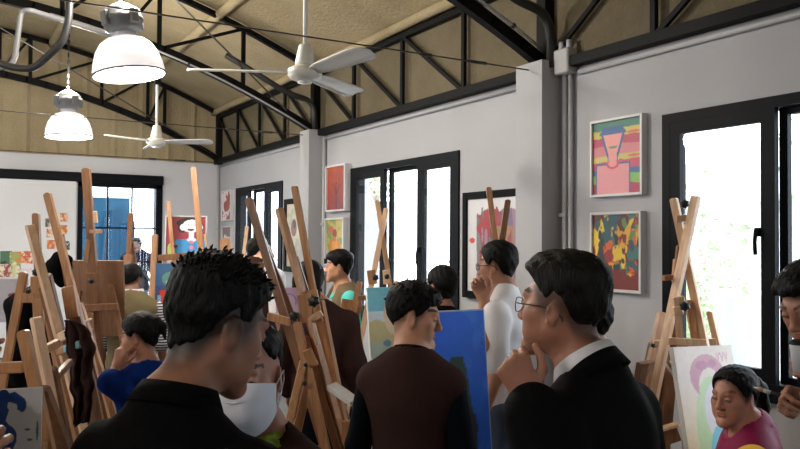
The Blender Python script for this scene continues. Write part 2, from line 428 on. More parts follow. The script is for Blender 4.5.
xs2 = np.linspace(-1, W-.12, 14)
pipe([(x, 4.37, chord_bot(x)+.05) for x in xs2], .012, M_CONDUIT, 'pale conduit following the underside of the near-pillar truss', clips=[((3.5, 4.37, chord_bot(3.5)+.05), (1, 0, -.4))])
for y0, y1, lb in ((4.62, 8.40, 'thin grey conduit along the wall top between the two pillars'), (8.72, 12.4, 'thin grey conduit along the wall top past the far pillar'), (.45, 4.10, 'thin grey conduit along the wall top above the near window')):
    pipe([(W-.02, y0, 2.915), (W-.02, y1, 2.915)], .02, M_CONDUIT, lb)
for y, x, lb in ((4.235, W-.03, 'grey vertical conduit pair beside the near pillar'), (8.36, W-.03, 'grey vertical conduit beside the far pillar'), (12.45, W-.03, 'pale vertical conduit in the back corner')):
    r_ = thing('conduit', (x, y, 0), lb, 'conduit')
    MB().tube([(x, y, .3), (x, y, 2.93)], .022, 8).build('tube', M_CONDUIT, r_)
    if 'pair' in lb: MB().tube([(x+.0, y-.06, .3), (x, y-.06, 2.93)], .018, 8).build('tube', M_CONDUIT, r_)
    for z in (.6, 1.9): MB().box((x-.03, y-.035, z-.012), (x+.03, y+.035, z+.012)).build('clip', M_CONDUIT, r_)
r_ = thing('junction_box', (W-.05, 4.2, 2.93), 'grey electrical junction box at the top of the near pillar', 'junction box')
MB().obox((W-.06, 4.2, 3.0), (.05, 0, 0), (0, .075, 0), (0, 0, .09), .01).build('box', M_CONDUIT, r_)
MB().lathe([(.001, 0), (.022, 0), (.022, .07), (.001, .07)], (W-.06, 4.16, 3.08), (0, 0, 1), 10).build('nozzle', M_CONDUIT, r_)
MB().lathe([(.001, 0), (.022, 0), (.022, .07), (.001, .07)], (W-.06, 4.24, 3.08), (0, 0, 1), 10).build('nozzle', M_CONDUIT, r_)
# black pipes that come along each truss end and bend down the end post
for y, lb in ((4.30, 'black bent pipe at the near truss end'), (8.46, 'black bent pipe at the far-pillar truss end')):
    p = rnd([(W-1.2, y, 3.78), (W-.45, y, 3.42), (W-.13, y, 3.36), (W-.10, y, 2.97)], .14, 6)
    pipe(p, .035, M_CONDUIT_D, lb, 'bent_pipe', 'pipe')
# bent pipes at upper left
pipe(rnd([at(-14, 70, 5.6), at(14, 66, 5.6), at(21, 11, 5.6), at(30, 10, 5.6), at(82, 26, 6.1), at(125, 40, 6.6)], .16, 6), .019, mat('grey_bent_conduit', (.17, .17, .175), .5), 'pale grey bent conduit at the upper left, beside the black bent pipe', 'bent_conduit', 'conduit')
pipe(rnd([at(-16, 58, 5.3), at(14, 68, 5.3), at(34, 69, 5.3), at(63, 42, 5.3), at(69, 20, 5.3), at(70, -14, 5.3)], .12, 6), .025, M_CONDUIT_D, 'dark bent pipe rising at upper left in front of the roof truss', 'bent_pipe', 'pipe')

# ------------------------------------------------------------------ pendant lamps and ceiling fans
M_SHADE = mat('glowing_white_shade', (0.96, 0.93, 0.95), 0.4, emit=0.30)
M_SHADE_IN = mat('bright_lamp_inside', (1.0, 0.98, 0.98), 0.5, emit=0.7)
M_GEAR = mat('grey_lamp_housing', (0.13, 0.135, 0.14), 0.45)
def pendant(c, tilt, label, R=.235, lit=LAMP_W, glow=1.4):
    """industrial pendant: c is the centre of the rim"""
    root = thing('pendant_lamp', c, label, 'pendant lamp', 'industrial pendant lamps under the vault')
    T = Matrix.Translation(V(c)) @ Matrix.Rotation(tilt, 4, FW)
    h = R*1.02
    prof = [(R, 0), (R*.985, .03), (R*.95, .085), (R*.86, .15), (R*.72, .205), (R*.55, .236), (R*.36, .252), (R*.30, .255)]
    inner = [(r-.006, z-.003) for r, z in prof]
    parts = []
    a = MB().lathe(prof, seg=40); b = MB().lathe(inner[::-1] + [(0.0005, .25)][:0], seg=40); b.lathe([(0.001, .0), (.07, .005), (.09, .06), (.085, .14), (.05, .2)], (0, 0, .03), (0, 0, 1), 24)
    rim = MB().lathe([(R-.006, -.004), (R+.006, -.004), (R+.008, .004), (R, .008), (R-.006, .004), (R-.006, -.004)], seg=40)
    g = MB().lathe([(.001, .25), (.075, .25), (.075, .30), (.001, .30)], seg=20)
    gear = MB(); gear.lathe([(.001, .29), (.10, .29), (.125, .31), (.125, .355), (.135, .36), (.135, .385), (.125, .39), (.125, .43), (.10, .45), (.06, .475), (.03, .49), (.001, .49)], seg=14)
    for k in range(4):
        an = k*PI/2+.4; gear.obox((.13*math.cos(an), .13*math.sin(an), .37), V((math.cos(an), math.sin(an), 0))*.018, V((-math.sin(an), math.cos(an), 0))*.03, (0, 0, .05), .006)
    gear.tube([(0, 0, .48), (0, 0, .53)], .014, 8)
    for q, nm, mm in ((a, 'lamp_shade', M_SHADE), (b, 'lamp_inside', M_SHADE_IN), (rim, 'rim', M_GEAR), (g, 'collar', M_CONDUIT), (gear, 'ballast_housing', M_GEAR)):
        q.v = [tuple(T @ V(p)) for p in q.v]; q.build(nm, mm, root)
    top = T @ V((0, 0, .52)); zr = roof_z(top.x) - .02
    ch = MB(); n = max(4, int((zr-top.z)/.035))
    for k in range(n):
        z0_ = top.z + (zr-top.z)*k/n; z1_ = top.z + (zr-top.z)*(k+1)/n
        ch.obox((top.x, top.y, (z0_+z1_)/2), (.010 if k % 2 else .003, 0, 0), (0, .003 if k % 2 else .010, 0), (0, 0, (z1_-z0_)*.6))
    ch.build('hanging_chain', M_BLACK, root)
    if lit:
        L = bpy.data.lights.new('lamp_bulb', 'POINT'); L.energy = lit; L.color = (1.0, .95, .88); L.shadow_soft_size = .12
        lo = bpy.data.objects.new('lamp_bulb', L); COL.objects.link(lo); lo.parent = root; lo.location = (0, 0, -.03)
        L2 = bpy.data.lights.new('lamp_glow', 'POINT'); L2.energy = lit*glow; L2.color = (1.0, .94, .84); L2.shadow_soft_size = .1
        lo = bpy.data.objects.new('lamp_glow', L2); COL.objects.link(lo); lo.parent = root; lo.location = (0, .0, .62)
    return root
pendant(at(129.5, 75, 5.22), math.radians(-8), 'large glowing white pendant lamp nearest the camera at upper left', glow=2.3)
pendant(at(69, 137, 8.1), math.radians(-2), 'smaller-looking glowing white pendant lamp hanging near the back wall', glow=2.3)
pendant((-2.2, 5.4, 2.8), 0, 'added white pendant lamp, out of view, in the left row over the room middle')  # the left row is out of view, added to brighten the room
pendant((-2.2, 9.2, 2.8), 0, 'added white pendant lamp, out of view, in the left row towards the back wall')
pendant((-2.2, 1.2, 2.85), 0, 'added white pendant lamp, out of view, in the left row over the front')
M_FAN = mat('cream_white_fan', (0.66, 0.66, 0.63), 0.35)
M_FANG = mat('fan_motor_cream', (0.58, 0.57, 0.52), 0.4)
def fan(c, angles, label, zroof, R=.74):
    root = thing('ceiling_fan', c, label, 'ceiling fan', 'white three-blade ceiling fans')
    c = V(c)
    MB().tube([c+V((0, 0, .2)), V((c.x, c.y, zroof))], .014, 10).build('down_rod', M_FAN, root)
    MB().lathe([(.001, .21), (.036, .21), (.042, .20), (.062, .10), (.062, .08), (.001, .08)], c, seg=24).build('canopy_cup', M_FANG, root)
    MB().lathe([(.001, .07), (.08, .07), (.106, .055), (.110, .02), (.09, -.005), (.055, -.02), (.001, -.024)], c, seg=32).build('motor', M_FANG, root)
    MB().lathe([(.001, -.018), (.045, -.018), (.045, -.03), (.001, -.032)], c, seg=20).build('cap', M_WHITE, root)
    for a in angles:
        d = V((math.cos(a), math.sin(a), 0)); s = V((-math.sin(a), math.cos(a), 0))
        up = V((0, 0, 1)); tl = (s*math.cos(.22) - up*math.sin(.22)); nn = d.cross(tl)
        q = MB(); st = [(.10, .03), (.16, .052), (.22, .064), (.45, .076), (.62, .082), (.70, .078), (.73, .062), (.745, .035)]
        vs, fs = [], []
        for (r, hw) in st:
            r = r*R/.745
            for u in (-1, -.5, 0, .5, 1):
                camber = .010*(1-u*u)
                for sg in (1, -1):
                    vs.append(c + V((0, 0, .03)) + d*r + tl*hw*u + nn*(camber + sg*.003))
        for i in range(len(st)-1):
            for j in range(4):
                A = (i*5+j)*2; B = A+2; Cc = A+10; Dd = Cc+2
                fs += [(A, B, Dd, Cc), (A+1, Cc+1, Dd+1, B+1)]
            A = i*10; fs.append((A, A+10, A+11, A+1)); A = i*10+8; fs.append((A, A+1, A+11, A+10))
        e = (len(st)-1)*10; fs += [(e+2*j, e+2*j+2, e+2*j+3, e+2*j+1) for j in range(4)]; fs += [(2*j, 2*j+1, 2*j+3, 2*j+2) for j in range(4)]
        q.add(vs, fs, True); bl = q.build('blade', M_FAN, root)
        MB().bar(c+V((0, 0, .045))+d*.05, c+V((0, 0, .045))+d*.3*R/.745, .03, .006, s, 0).build('blade_bracket', M_FANG, bl)
    return root
FAN1 = (1.95, 4.51, 2.725); FAN2 = (1.985, 8.60, 2.735)
def ang(phi): h = heading(phi); return math.atan2(h.y, h.x)
fan(FAN1, [ang(p) for p in (-96, 24, 144)], 'large white three-blade ceiling fan nearest the camera', chord_bot(1.95)+.3, .72)
fan(FAN2, [ang(p) for p in (95, -25, -145)], 'small-looking white three-blade ceiling fan near the back corner', chord_bot(1.98)-.35, .62)
tag(MB().box((1.955, 8.56, chord_bot(1.985)-.40), (2.015, 8.64, chord_bot(1.985)+.0)).build('fan_hanger', M_BLACK, None, (1.985, 8.6, 3.4)), 'black bracket that hangs the far ceiling fan from its truss', 'bracket')

# ------------------------------------------------------------------ paintings (colours per point, set by what is painted)
def vnoise(x, y, seed=0):
    def h(i, j):
        n = np.sin(i*127.1 + j*311.7 + seed*74.7)*43758.5453
        return n - np.floor(n)
    i, j = np.floor(x), np.floor(y); a, b = x-i, y-j; a = a*a*(3-2*a); b = b*b*(3-2*b)
    return (h(i, j)*(1-a)+h(i+1, j)*a)*(1-b) + (h(i, j+1)*(1-a)+h(i+1, j+1)*a)*b
def fbm(x, y, seed=0):
    return (vnoise(x, y, seed)*.55 + vnoise(x*2.1, y*2.1, seed+3)*.3 + vnoise(x*4.3, y*4.3, seed+7)*.15)
def lay(img, mask, col, soft=None):
    c = np.array(srgb(*col)[:3]); m = np.clip(mask.astype(float) if mask.dtype == bool else mask, 0, 1)[..., None]
    return img*(1-m) + c*m
def base_img(u, col): return np.ones(u.shape+(3,))*np.array(srgb(*col)[:3])
def ell(u, v, cx, cy, rx, ry): return ((u-cx)/rx)**2 + ((v-cy)/ry)**2 < 1
def seg(u, v, a, b, wd):
    a = np.array(a); b = np.array(b); d = b-a; t = np.clip(((u-a[0])*d[0]+(v-a[1])*d[1])/(d@d), 0, 1)
    return np.hypot(u-a[0]-t*d[0], v-a[1]-t*d[1]) < wd
# u to the right, v upwards, both 0..1
def p_figure(u, v):
    wv = v + .035*(fbm(u*4, v*4, 1)-.5)*2
    im = base_img(u, (176, 62, 92))
    for lo, hi, c in ((.88, 1.1, (40, 110, 92)), (.78, .89, (196, 178, 78)), (.66, .79, (172, 52, 84)), (.52, .67, (196, 116, 122)), (.44, .53, (190, 176, 92)), (.33, .45, (188, 66, 96)), (.25, .34, (44, 96, 140)), (.13, .26, (120, 172, 74)), (-.1, .14, (160, 42, 76))):
        im = lay(im, (wv > lo) & (wv < hi), c)
    im = lay(im, ell(u, v, .85, .82, .14, .02), (206, 92, 82)); im = lay(im, ell(u, v, .86, .5, .12, .02), (206, 92, 82))
    blue = (34, 84, 140); pink = (214, 140, 146)
    im = lay(im, (np.abs(u-.42) < .26-.0*v) & (v > .50) & (v < .86) & (np.abs(u-.42) < .10+.42*(v-.46)), blue)
    im = lay(im, (np.abs(u-.42) < .215) & (v > .54) & (v < .86) & (np.abs(u-.42) < .07+.40*(v-.49)), (222, 146, 140))
    im = lay(im, (np.abs(u-.42) < .25+.03*np.sin(v*40)) & (v > .82) & (v < .93), blue)
    im = lay(im, (np.abs(u-.42) < .11) & (v > .36) & (v < .56), blue); im = lay(im, (np.abs(u-.42) < .085) & (v > .36) & (v < .58), (222, 146, 140))
    im = lay(im, (np.abs(u-.42) < .36) & (v < .42), blue); im = lay(im, (np.abs(u-.42) < .335) & (v < .40), pink)
    im = lay(im, ell(u, v, .42, .40, .13, .06), (188, 60, 84)); im = lay(im, ell(u, v, .42, .415, .09, .05), (222, 146, 140))
    im = lay(im, ell(u, v, .43, .65, .09, .03) & (v < .655), (92, 128, 84))
    return im
def p_splash(u, v):
    im = base_img(u, (222, 168, 46)); k = 6
    for s, c, t in ((1, (206, 96, 42), .56), (2, (92, 36, 34), .56), (3, (30, 82, 92), .58), (4, (136, 40, 32), .6), (5, (94, 140, 80), .63), (6, (228, 196, 60), .64), (7, (36, 46, 52), .635), (8, (58, 110, 108), .655)):
        im = lay(im, np.clip((fbm(u*k+s*3, v*k*.7+s*5, s)-t+.02)*40, 0, 1), c)
    im = lay(im, (v < .22+.08*fbm(u*9, v*2, 5)) & (fbm(u*7, v*4, 9) > .38), (112, 34, 32))
    return im
def p_drips(u, v):
    im = base_img(u, (206, 204, 208)); e = .10*(fbm(u*14, v*2, 2)-.5)
    top = .88+e-.10*np.abs(u-.52)
    ins = (u > .16+e*.6) & (u < .94+e*.5) & (v < top) & (v > .07+e)
    im = lay(im, ins & (v > .0), (112, 112, 116))
    im = lay(im, ins & (fbm(u*6, v*1.2, 3) > .5), (84, 92, 100))
    im = lay(im, ins & (u > .62) & (u < .8), (112, 96, 130))
    im = lay(im, ins & (v > .58) & (u > .28) & (u < .58), (152, 44, 52))
    im = lay(im, ins & (v < .7) & (u > .5) & (u < .86) & (fbm(u*5, v*2, 8) > .36), (150, 112, 84))
    im = lay(im, ins & (fbm(u*9+3, v*2.2, 5) > .60), (140, 58, 66))
    im = lay(im, ins & (fbm(u*7+1, v*1.6, 11) > .64), (150, 118, 136))
    im = lay(im, ell(u, v, .3, .68, .14, .07) & ~ell(u, v, .33, .66, .1, .05), (156, 34, 40))
    im = lay(im, seg(u, v, (.26, .9), (.25, .84), .012) | seg(u, v, (.2, .78), (.2, .74), .012), (92, 108, 92))
    im = lay(im, ell(u, v, .08, .55, .05, .03), (196, 76, 66))
    return im
def p_red(u, v):
    im = base_img(u, (146, 60, 46)); n = fbm(u*3, v*5, 4)
    im = lay(im, np.clip((v-.45)*1.6 + (n-.5), 0, 1), (182, 84, 46)); im = lay(im, np.clip(.55-v + (n-.5)*.9, 0, 1)*.8, (136, 60, 62))
    im = lay(im, np.clip((n-.52)*7, 0, 1)*.5, (120, 52, 58)); im = lay(im, seg(u, v, (.5, .05), (.48, .62), .03) | seg(u, v, (.48, .4), (.3, .6), .018) | seg(u, v, (.5, .35), (.7, .58), .018), (70, 40, 46))
    return im
def p_orangeman(u, v):
    im = base_img(u, (120, 150, 86)); n = fbm(u*4, v*6, 6)
    im = lay(im, np.clip((n-.42)*8, 0, 1), (186, 170, 90)); im = lay(im, np.clip((v < .3)*1.0*(fbm(u*3, v*8, 2) > .3), 0, 1), (72, 142, 152))
    im = lay(im, ell(u, v, .25, .78, .16, .08), (190, 104, 78))
    im = lay(im, (np.abs(u-.48) < .26) & (v > .28) & (v < .52), (210, 146, 62)); im = lay(im, seg(u, v, (.28, .5), (.2, .25), .07) | seg(u, v, (.7, .5), (.78, .25), .07), (206, 120, 52))
    im = lay(im, ell(u, v, .48, .68, .13, .11), (150, 60, 36)); im = lay(im, ell(u, v, .48, .57, .08, .06), (196, 104, 48))
    return im
def p_redwhite(u, v):
    im = base_img(u, (158, 84, 78)); im = lay(im, fbm(u*3+2, v*4, 12) > .52, (226, 214, 214)); im = lay(im, fbm(u*4, v*4, 22) > .64, (150, 70, 60)); return im
def p_brownwhite(u, v):
    im = base_img(u, (126, 112, 112)); im = lay(im, fbm(u*2.5+5, v*3.5, 14) > .5, (216, 214, 220)); im = lay(im, (v < .42) & (fbm(u*4, v*4, 3) > .36), (112, 66, 54)); return im
def p_beige(u, v):
    im = base_img(u, (186, 178, 156)); im = lay(im, np.clip((fbm(u*6, v*8, 3)-.5)*5, 0, 1)*.6, (132, 138, 110)); im = lay(im, ell(u, v, .5, .62, .2, .14), (122, 72, 50)); im = lay(im, ell(u, v, .54, .68, .1, .07), (46, 34, 30)); return im
def p_cartoon(u, v):
    im = base_img(u, (150, 42, 60)); blk = (26, 24, 26); wh = (238, 236, 236)
    im = lay(im, ell(u, v, .55, .84, .30, .14) & (v > .78), blk)
    im = lay(im, ell(u, v, .42, .72, .13, .13) | ell(u, v, .86, .72, .1, .12), blk)
    im = lay(im, ell(u, v, .64, .80, .22, .13) | ell(u, v, .64, .71, .24, .11) | ell(u, v, .44, .73, .10, .09) | ell(u, v, .84, .73, .09, .09) | ((np.abs(u-.64) < .07) & (v < .7) & (v > .38)), wh)
    im = lay(im, ell(u, v, .62, .665, .09, .03), (40, 34, 36)); im = lay(im, ell(u, v, .56, .79, .02, .014) | ell(u, v, .72, .79, .02, .014), (214, 120, 120))
    im = lay(im, (np.abs(u-.64) < .40-.25*np.clip(v-.36, 0, 1)) & (v < .41), (48, 138, 196)); im = lay(im, ell(u, v, .64, .40, .12, .05), wh)
    for y in (.34, .20, .05): im = lay(im, ell(u, v, .64, y, .055, .05), (214, 122, 146))
    im = lay(im, ell(u, v, .12, .14, .09, .17), (150, 186, 84))
    return im
def p_redshape(u, v):
    im = base_img(u, (44, 86, 124)); im = lay(im, v < .5, (52, 72, 110)); im = lay(im, ell(u, v, .5, .66, .3, .16), (86, 132, 120)); im = lay(im, (np.abs(u-.5) < .16) & (v > .35) & (v < .62), (182, 190, 182)); im = lay(im, (np.abs(u-.55) < .4) & (v < .42), (196, 62, 42)); im = lay(im, (np.abs(u-.14) < .06) & (v < .3), (110, 150, 190)); return im
def p_bluecurl(u, v):
    im = base_img(u, (226, 226, 232)); n = .05*(fbm(u*9, v*9, 4)-.5)
    blue = (26, 74, 150)
    im = lay(im, ell(u, v, .18, .52, .40+n, .2+n), blue); im = lay(im, seg(u, v, (.2, .6), (.34, .88), .12) | seg(u, v, (.34, .88), (.52, .9), .07) | seg(u, v, (.52, .9), (.66, .84), .07), blue)
    im = lay(im, seg(u, v, (.44, .84), (.54, .82), .035), (226, 226, 232)); im = lay(im, ell(u, v, .1, .5, .28, .1), (40, 66, 120)); im = lay(im, ell(u, v, .25, .25, .16, .05), (224, 92, 64))
    im = lay(im, (fbm(u*5, v*6, 17) > .58) & (v < .4) & (u > .4), (226, 196, 196)); im = lay(im, ell(u, v, .76, .6, .05, .012) | ell(u, v, .93, .58, .02, .1) | ell(u, v, .8, .5, .05, .012), (96, 120, 128)); return im
def p_blue(u, v):
    im = base_img(u, (18, 106, 232)); im = lay(im, np.clip((fbm(u*7, v*9, 6)-.55)*5, 0, 1)*.5, (52, 140, 240)); im = lay(im, (v > .992) | (u > .986), (196, 210, 232))
    e = .04*(fbm(u*6, v*12, 2)-.5)
    im = lay(im, (np.abs(u-.60-e+.12*(v-.4)) < .16-.20*np.clip(v-.4, 0, 1)) & (v < .74), (22, 66, 50)); im = lay(im, (np.abs(u-.66-e) < .14) & (v < .42+e), (28, 48, 62)); return im
def p_teal(u, v):
    im = base_img(u, (122, 204, 220)); im = lay(im, v < .66, (214, 226, 232)); im = lay(im, v < .50+.04*np.sin(u*8), (212, 196, 136)); im = lay(im, v < .22, (186, 198, 176)); im = lay(im, ell(u, v, .62, .60, .22, .28), (236, 214, 178)); im = lay(im, ell(u, v, .7, .74, .06, .05), (190, 140, 180)); im = lay(im, ell(u, v, .45, .2, .1, .05), (96, 150, 160)); return im
def p_pastel(u, v):
    im = base_img(u, (240, 226, 214)); im = lay(im, np.clip((.75-v)*1.6, 0, 1), (240, 232, 180)); im = lay(im, np.clip((.5-v-.3*u)*2.2, 0, 1), (232, 196, 150))
    im = lay(im, ell(u, v, .52, .34, .34, .44), (198, 226, 176)); im = lay(im, ell(u, v, .56, .52, .2, .2), (226, 226, 236)); im = lay(im, ell(u, v, .60, .2, .24, .24), (120, 200, 226))
    im = lay(im, ell(u, v, .5, .78, .30, .16) & ~ell(u, v, .52, .68, .2, .16), (208, 146, 166)); im = lay(im, ell(u, v, .42, .86, .1, .035) | ell(u, v, .6, .87, .08, .03), (192, 120, 150)); pk = (226, 158, 176)
    for x in (.70, .77, .84): im = lay(im, seg(u, v, (x, .94), (x+.025, .895), .008) | seg(u, v, (x+.05, .94), (x+.02, .88), .008), pk)
    return im
def p_pinkline(u, v):
    im = base_img(u, (206, 172, 196)); a = np.hypot((u-.42)/.3, (v-.45)/.3); im = lay(im, (a > .92) & (a < 1.06) & (v > .3), (150, 120, 150)); im = lay(im, ell(u, v, .4, .4, .1, .05), (170, 140, 176)); return im
def p_card(seed, cols):
    def f(u, v):
        im = base_img(u, cols[0])
        for k, c in enumerate(cols[1:]): im = lay(im, fbm(u*3+seed, v*3+k*4, seed+k) > (.5 if k == 0 else .64), c)
        return im
    return f
def p_scribble(u, v):
    im = base_img(u, (222, 214, 220)); im = lay(im, np.abs(v-.45-.1*np.sin(u*30)) < .03, (170, 140, 150)); return im
def p_plain(u, v): return base_img(u, (216, 216, 220))

M_PAINT = mat('brushed_paint', (1, 1, 1), 0.5, attr=True, noise=0.06, scale=30, bump=0.1, bscale=120)
M_CANVAS = mat('canvas_edge', (0.62, 0.60, 0.56), 0.8)
M_CANVB = wood('brown_hardboard', srgb(146, 104, 72), srgb(112, 76, 50))
def canvas(c, right, up, wd, ht, fn, name, label, cat='painting', frame=None, fw=.02, depth=.022, group=None, res=70, edge=None, back=None, kind_part='painted_face'):
    """stretched canvas: centre c, unit vectors right and up of its painted face; the frame is a child"""
    c, r, u = V(c), V(right).normalized(), V(up); u = (u - r*u.dot(r)).normalized(); n = r.cross(u)
    root = thing(name, c, label, cat, group)
    nu, nv = max(6, int(res*min(1, wd/ht))), max(6, int(res*min(1, ht/wd)))
    q = MB(); q.obox(c - n*(depth/2), r*wd/2, u*ht/2, n*depth/2, .0015); q.build('stretcher', edge or M_CANVAS, root)
    uu, vv = np.meshgrid(np.linspace(0, 1, nu), np.linspace(0, 1, nv))
    vs = [c + r*(wd*(a-.5)*.996) + u*(ht*(b-.5)*.996) + n*.0012 for a, b in zip(uu.ravel(), vv.ravel())]
    fs = [(j*nu+i, j*nu+i+1, (j+1)*nu+i+1, (j+1)*nu+i) for j in range(nv-1) for i in range(nu-1)]
    o = MB().add(vs, fs, True).build(kind_part, M_PAINT, root)
    img = np.clip(fn(uu, vv), 0, 1).reshape(-1, 3)
    a = o.data.color_attributes.new('Col', 'FLOAT_COLOR', 'POINT'); a.data.foreach_set('color', np.hstack([img, np.ones((len(img), 1))]).astype(np.float32).ravel())
    if frame:
        q = MB(); e = .012
        for s in (1, -1):
            q.obox(c + r*s*(wd/2+fw/2) - n*(depth*.4), r*fw/2, u*(ht/2+fw), n*(depth*.6+e), .002)
            q.obox(c + u*s*(ht/2+fw/2) - n*(depth*.4), r*(wd/2), u*fw/2, n*(depth*.6+e), .002)
        q.build('frame', frame, root)
    if back:
        q = MB()
        for s in (1, -1):
            q.obox(c + r*s*(wd/2-.025) - n*(depth+.006), r*.025, u*ht/2, n*.006, .001); q.obox(c + u*s*(ht/2-.025) - n*(depth+.006), r*(wd/2-.05), u*.025, n*.006, .001)
        q.build('stretcher_bars', back, root)
    return root
M_WF = mat('white_picture_frame', (0.62, 0.61, 0.62), 0.4)
M_BF = mat('black_picture_frame', (0.005, 0.005, 0.006), 0.6, spec=.06)
def on_wall(y0, y1, z0, z1, fn, label, frame, fw, depth=.03, group='paintings hung on the right wall'):
    """picture on the right wall; y1 is its far (left) edge"""
    k = (W-depth-.003)/W; y0, y1, z0, z1 = y0*k, y1*k, CAMZ+(z0-CAMZ)*k, CAMZ+(z1-CAMZ)*k
    wd, ht = (y1-y0)-2*fw, (z1-z0)-2*fw
    return canvas((W-depth-.003, (y0+y1)/2, (z0+z1)/2), (0, -1, 0), (0, 0, 1), wd, ht, fn, 'wall_painting', label, 'painting', frame, fw, depth, group, 130)
on_wall(3.53, 4.0, 2.015, 2.545, p_figure, 'white-framed painting of a pink figure outlined in blue on coloured bands', M_WF, .018)
on_wall(3.54, 4.0, 1.372, 1.91, p_splash, 'white-framed abstract painting with yellow, maroon and teal blotches below the figure painting', M_WF, .018)
on_wall(4.62, 5.54, 1.225, 2.127, p_drips, 'large black-framed abstract painting of grey and red drips beside the near pillar', M_BF, .06)
on_wall(7.83, 8.34, 2.045, 2.58, p_red, 'orange-red painting of a dark tree, white edged, by the far pillar', M_WF, .02, .06)
on_wall(7.86, 8.36, 1.42, 1.97, p_orangeman, 'green and yellow painting of an orange figure, below the orange-red tree painting', M_WF, .02, .06)
on_wall(9.02, 9.64, 1.3, 2.25, p_beige, 'black-framed beige picture with a brown shape between far window and far pillar', M_BF, .07)
on_wall(11.86, 12.32, 2.02, 2.5, p_redwhite, 'small red and white painting in the back corner, upper of two', M_WF, .015)
on_wall(11.84, 12.30, 1.45, 1.93, p_brownwhite, 'small brown and white painting in the back corner, lower of two', M_WF, .015)
# cards pinned to the white sliding panel
cards = [(36.5, 220, (40, 62, 54), (96, 130, 96), 'dark green'), (64, 217.5, (196, 108, 72), (226, 176, 140), 'pale orange'), (63.5, 229.5, (190, 110, 60), (222, 190, 130), 'amber'), (50.5, 233, (206, 168, 140), (186, 96, 64), 'cream and rust'),
         (51, 244.5, (196, 104, 62), (226, 160, 110), 'orange'), (66, 245.5, (58, 74, 66), (120, 140, 120), 'dark grey-green'), (47.5, 222.5, (74, 78, 70), (180, 150, 120), 'grey-brown')]
def wall_card(px_, py_, w_, h_, fn, label, group):
    p = at(px_, py_, 11.5); k = (D-.085)/p.y; p = CAM + (p-CAM)*k
    return canvas(p, (1, 0, 0), (0, 0, 1), w_, h_, fn, 'picture_card', label, 'picture card', None, depth=.006, group=group, res=16)
where = ['at the upper left of the scatter', 'at the top right of the scatter', 'below the pale orange one', 'left of the amber one', 'at the bottom left of the scatter', 'at the bottom right of the scatter', 'next to the slanting easel post']
for i, (a, b, c1, c2, nm) in enumerate(cards):
    wall_card(a, b, .105 if i != 6 else .06, .13, p_card(i+3, [c1, c2, (230, 214, 190)] if i % 2 else [c1, c2]), 'small %s picture card on the white panel, %s' % (nm, where[i]), 'scattered cards on the white sliding panel')
block = [(6, 257.5, (34, 48, 44), (70, 110, 84), 'dark green'), (15.5, 258, (150, 170, 96), (206, 130, 62), 'green and orange'), (27, 257.5, (196, 92, 62), (222, 160, 120), 'brick red and peach'), (5, 270.5, (150, 60, 62), (196, 186, 170), 'red and grey'), (15.5, 270.5, (112, 154, 92), (204, 196, 150), 'leaf green')]
for i, (a, b, c1, c2, nm) in enumerate(block):
    wall_card(a, b, .15, .185, p_card(i+13, [c1, c2, (226, 214, 190)] if i else [c1, c2]), '%s picture card in the block of six on the white panel' % nm, 'block of six cards on the white sliding panel')
wall_card(26.2, 269.5, .15, .17, p_scribble, 'white picture card with a faint pencil scribble in the block of six', 'block of six cards on the white sliding panel')

def p_reddab(u, v):
    im = base_img(u, (206, 206, 214)); return lay(im, ell(u, v, .55, .62, .22, .05) & (fbm(u*6, v*9, 3) > .3), (176, 70, 84))
r_ = thing('switch_box', (W-.03, 8.05, 1.5), 'pale switch box with a conduit on the wall below the far pillar paintings', 'switch box')
q = MB(); q.box((W-.07, 8.13, 1.36), (W-.002, 8.27, 1.60)); q.build('box', M_CONDUIT, r_); MB().box((W-.09, 8.17, 1.44), (W-.07, 8.21, 1.5)).build('switch', M_BLACK, r_)
MB().box((W-.06, 8.21, 1.66), (W-.002, 8.29, 1.84)).build('box', M_CONDUIT, r_)
# ------------------------------------------------------------------ outside: ground, walls, plants
M_GROUND = mat('pale_paving', (0.62, 0.60, 0.56), 0.8, noise=0.1, scale=1)
M_LEAF = mat('pale_leaves', (0.46, 0.55, 0.33), 0.7, noise=0.3, scale=20)
M_BARK = mat('grey_bark', (0.30, 0.26, 0.22), 0.9)
m_ = MB(); m_.box((W+.25, -14, -.2), (W+26, 40, -.05)); m_.box((-26, D+.25, -.2), (W+.25, 40, -.05)); struct(m_.build('ground', M_GROUND), None)
def brick_wall_mat():
    m = bpy.data.materials.new('white_block_wall'); m.use_nodes = True; n = m.node_tree; b = n.nodes['Principled BSDF']
    tc = n.nodes.new('ShaderNodeTexCoord'); mp = n.nodes.new('ShaderNodeMapping'); mp.inputs['Rotation'].default_value = (PI/2, 0, PI/2)
    bk = n.nodes.new('ShaderNodeTexBrick'); bk.inputs['Scale'].default_value = 1.6; bk.inputs['Color1'].default_value = (.36, .36, .37, 1); bk.inputs['Color2'].default_value = (.33, .33, .35, 1); bk.inputs['Mortar'].default_value = (.62, .62, .62, 1); bk.inputs['Mortar Size'].default_value = .02
    n.links.new(tc.outputs['Object'], mp.inputs[0]); n.links.new(mp.outputs[0], bk.inputs[0]); n.links.new(bk.outputs[0], b.inputs['Base Color']); b.inputs['Roughness'].default_value = .9
    return m
M_BLOCK = brick_wall_mat()
o = tag(MB().box((W+2.2, 10.9, -.1), (W+2.45, 17.5, 2.35)).build('block_wall', M_BLOCK, None, (W+2.3, 14, 0)), 'pale block wall seen outside through the middle window', 'wall')
h = thing('neighbour_house', (W+11, 7, 0), 'pale low house with a sloping roof outside the nearest window', 'house')
MB().box((W+9, 2.5, -.1), (W+13, 11, 2.6)).build('wall', mat('house_render', (.72, .72, .72), .9), h)
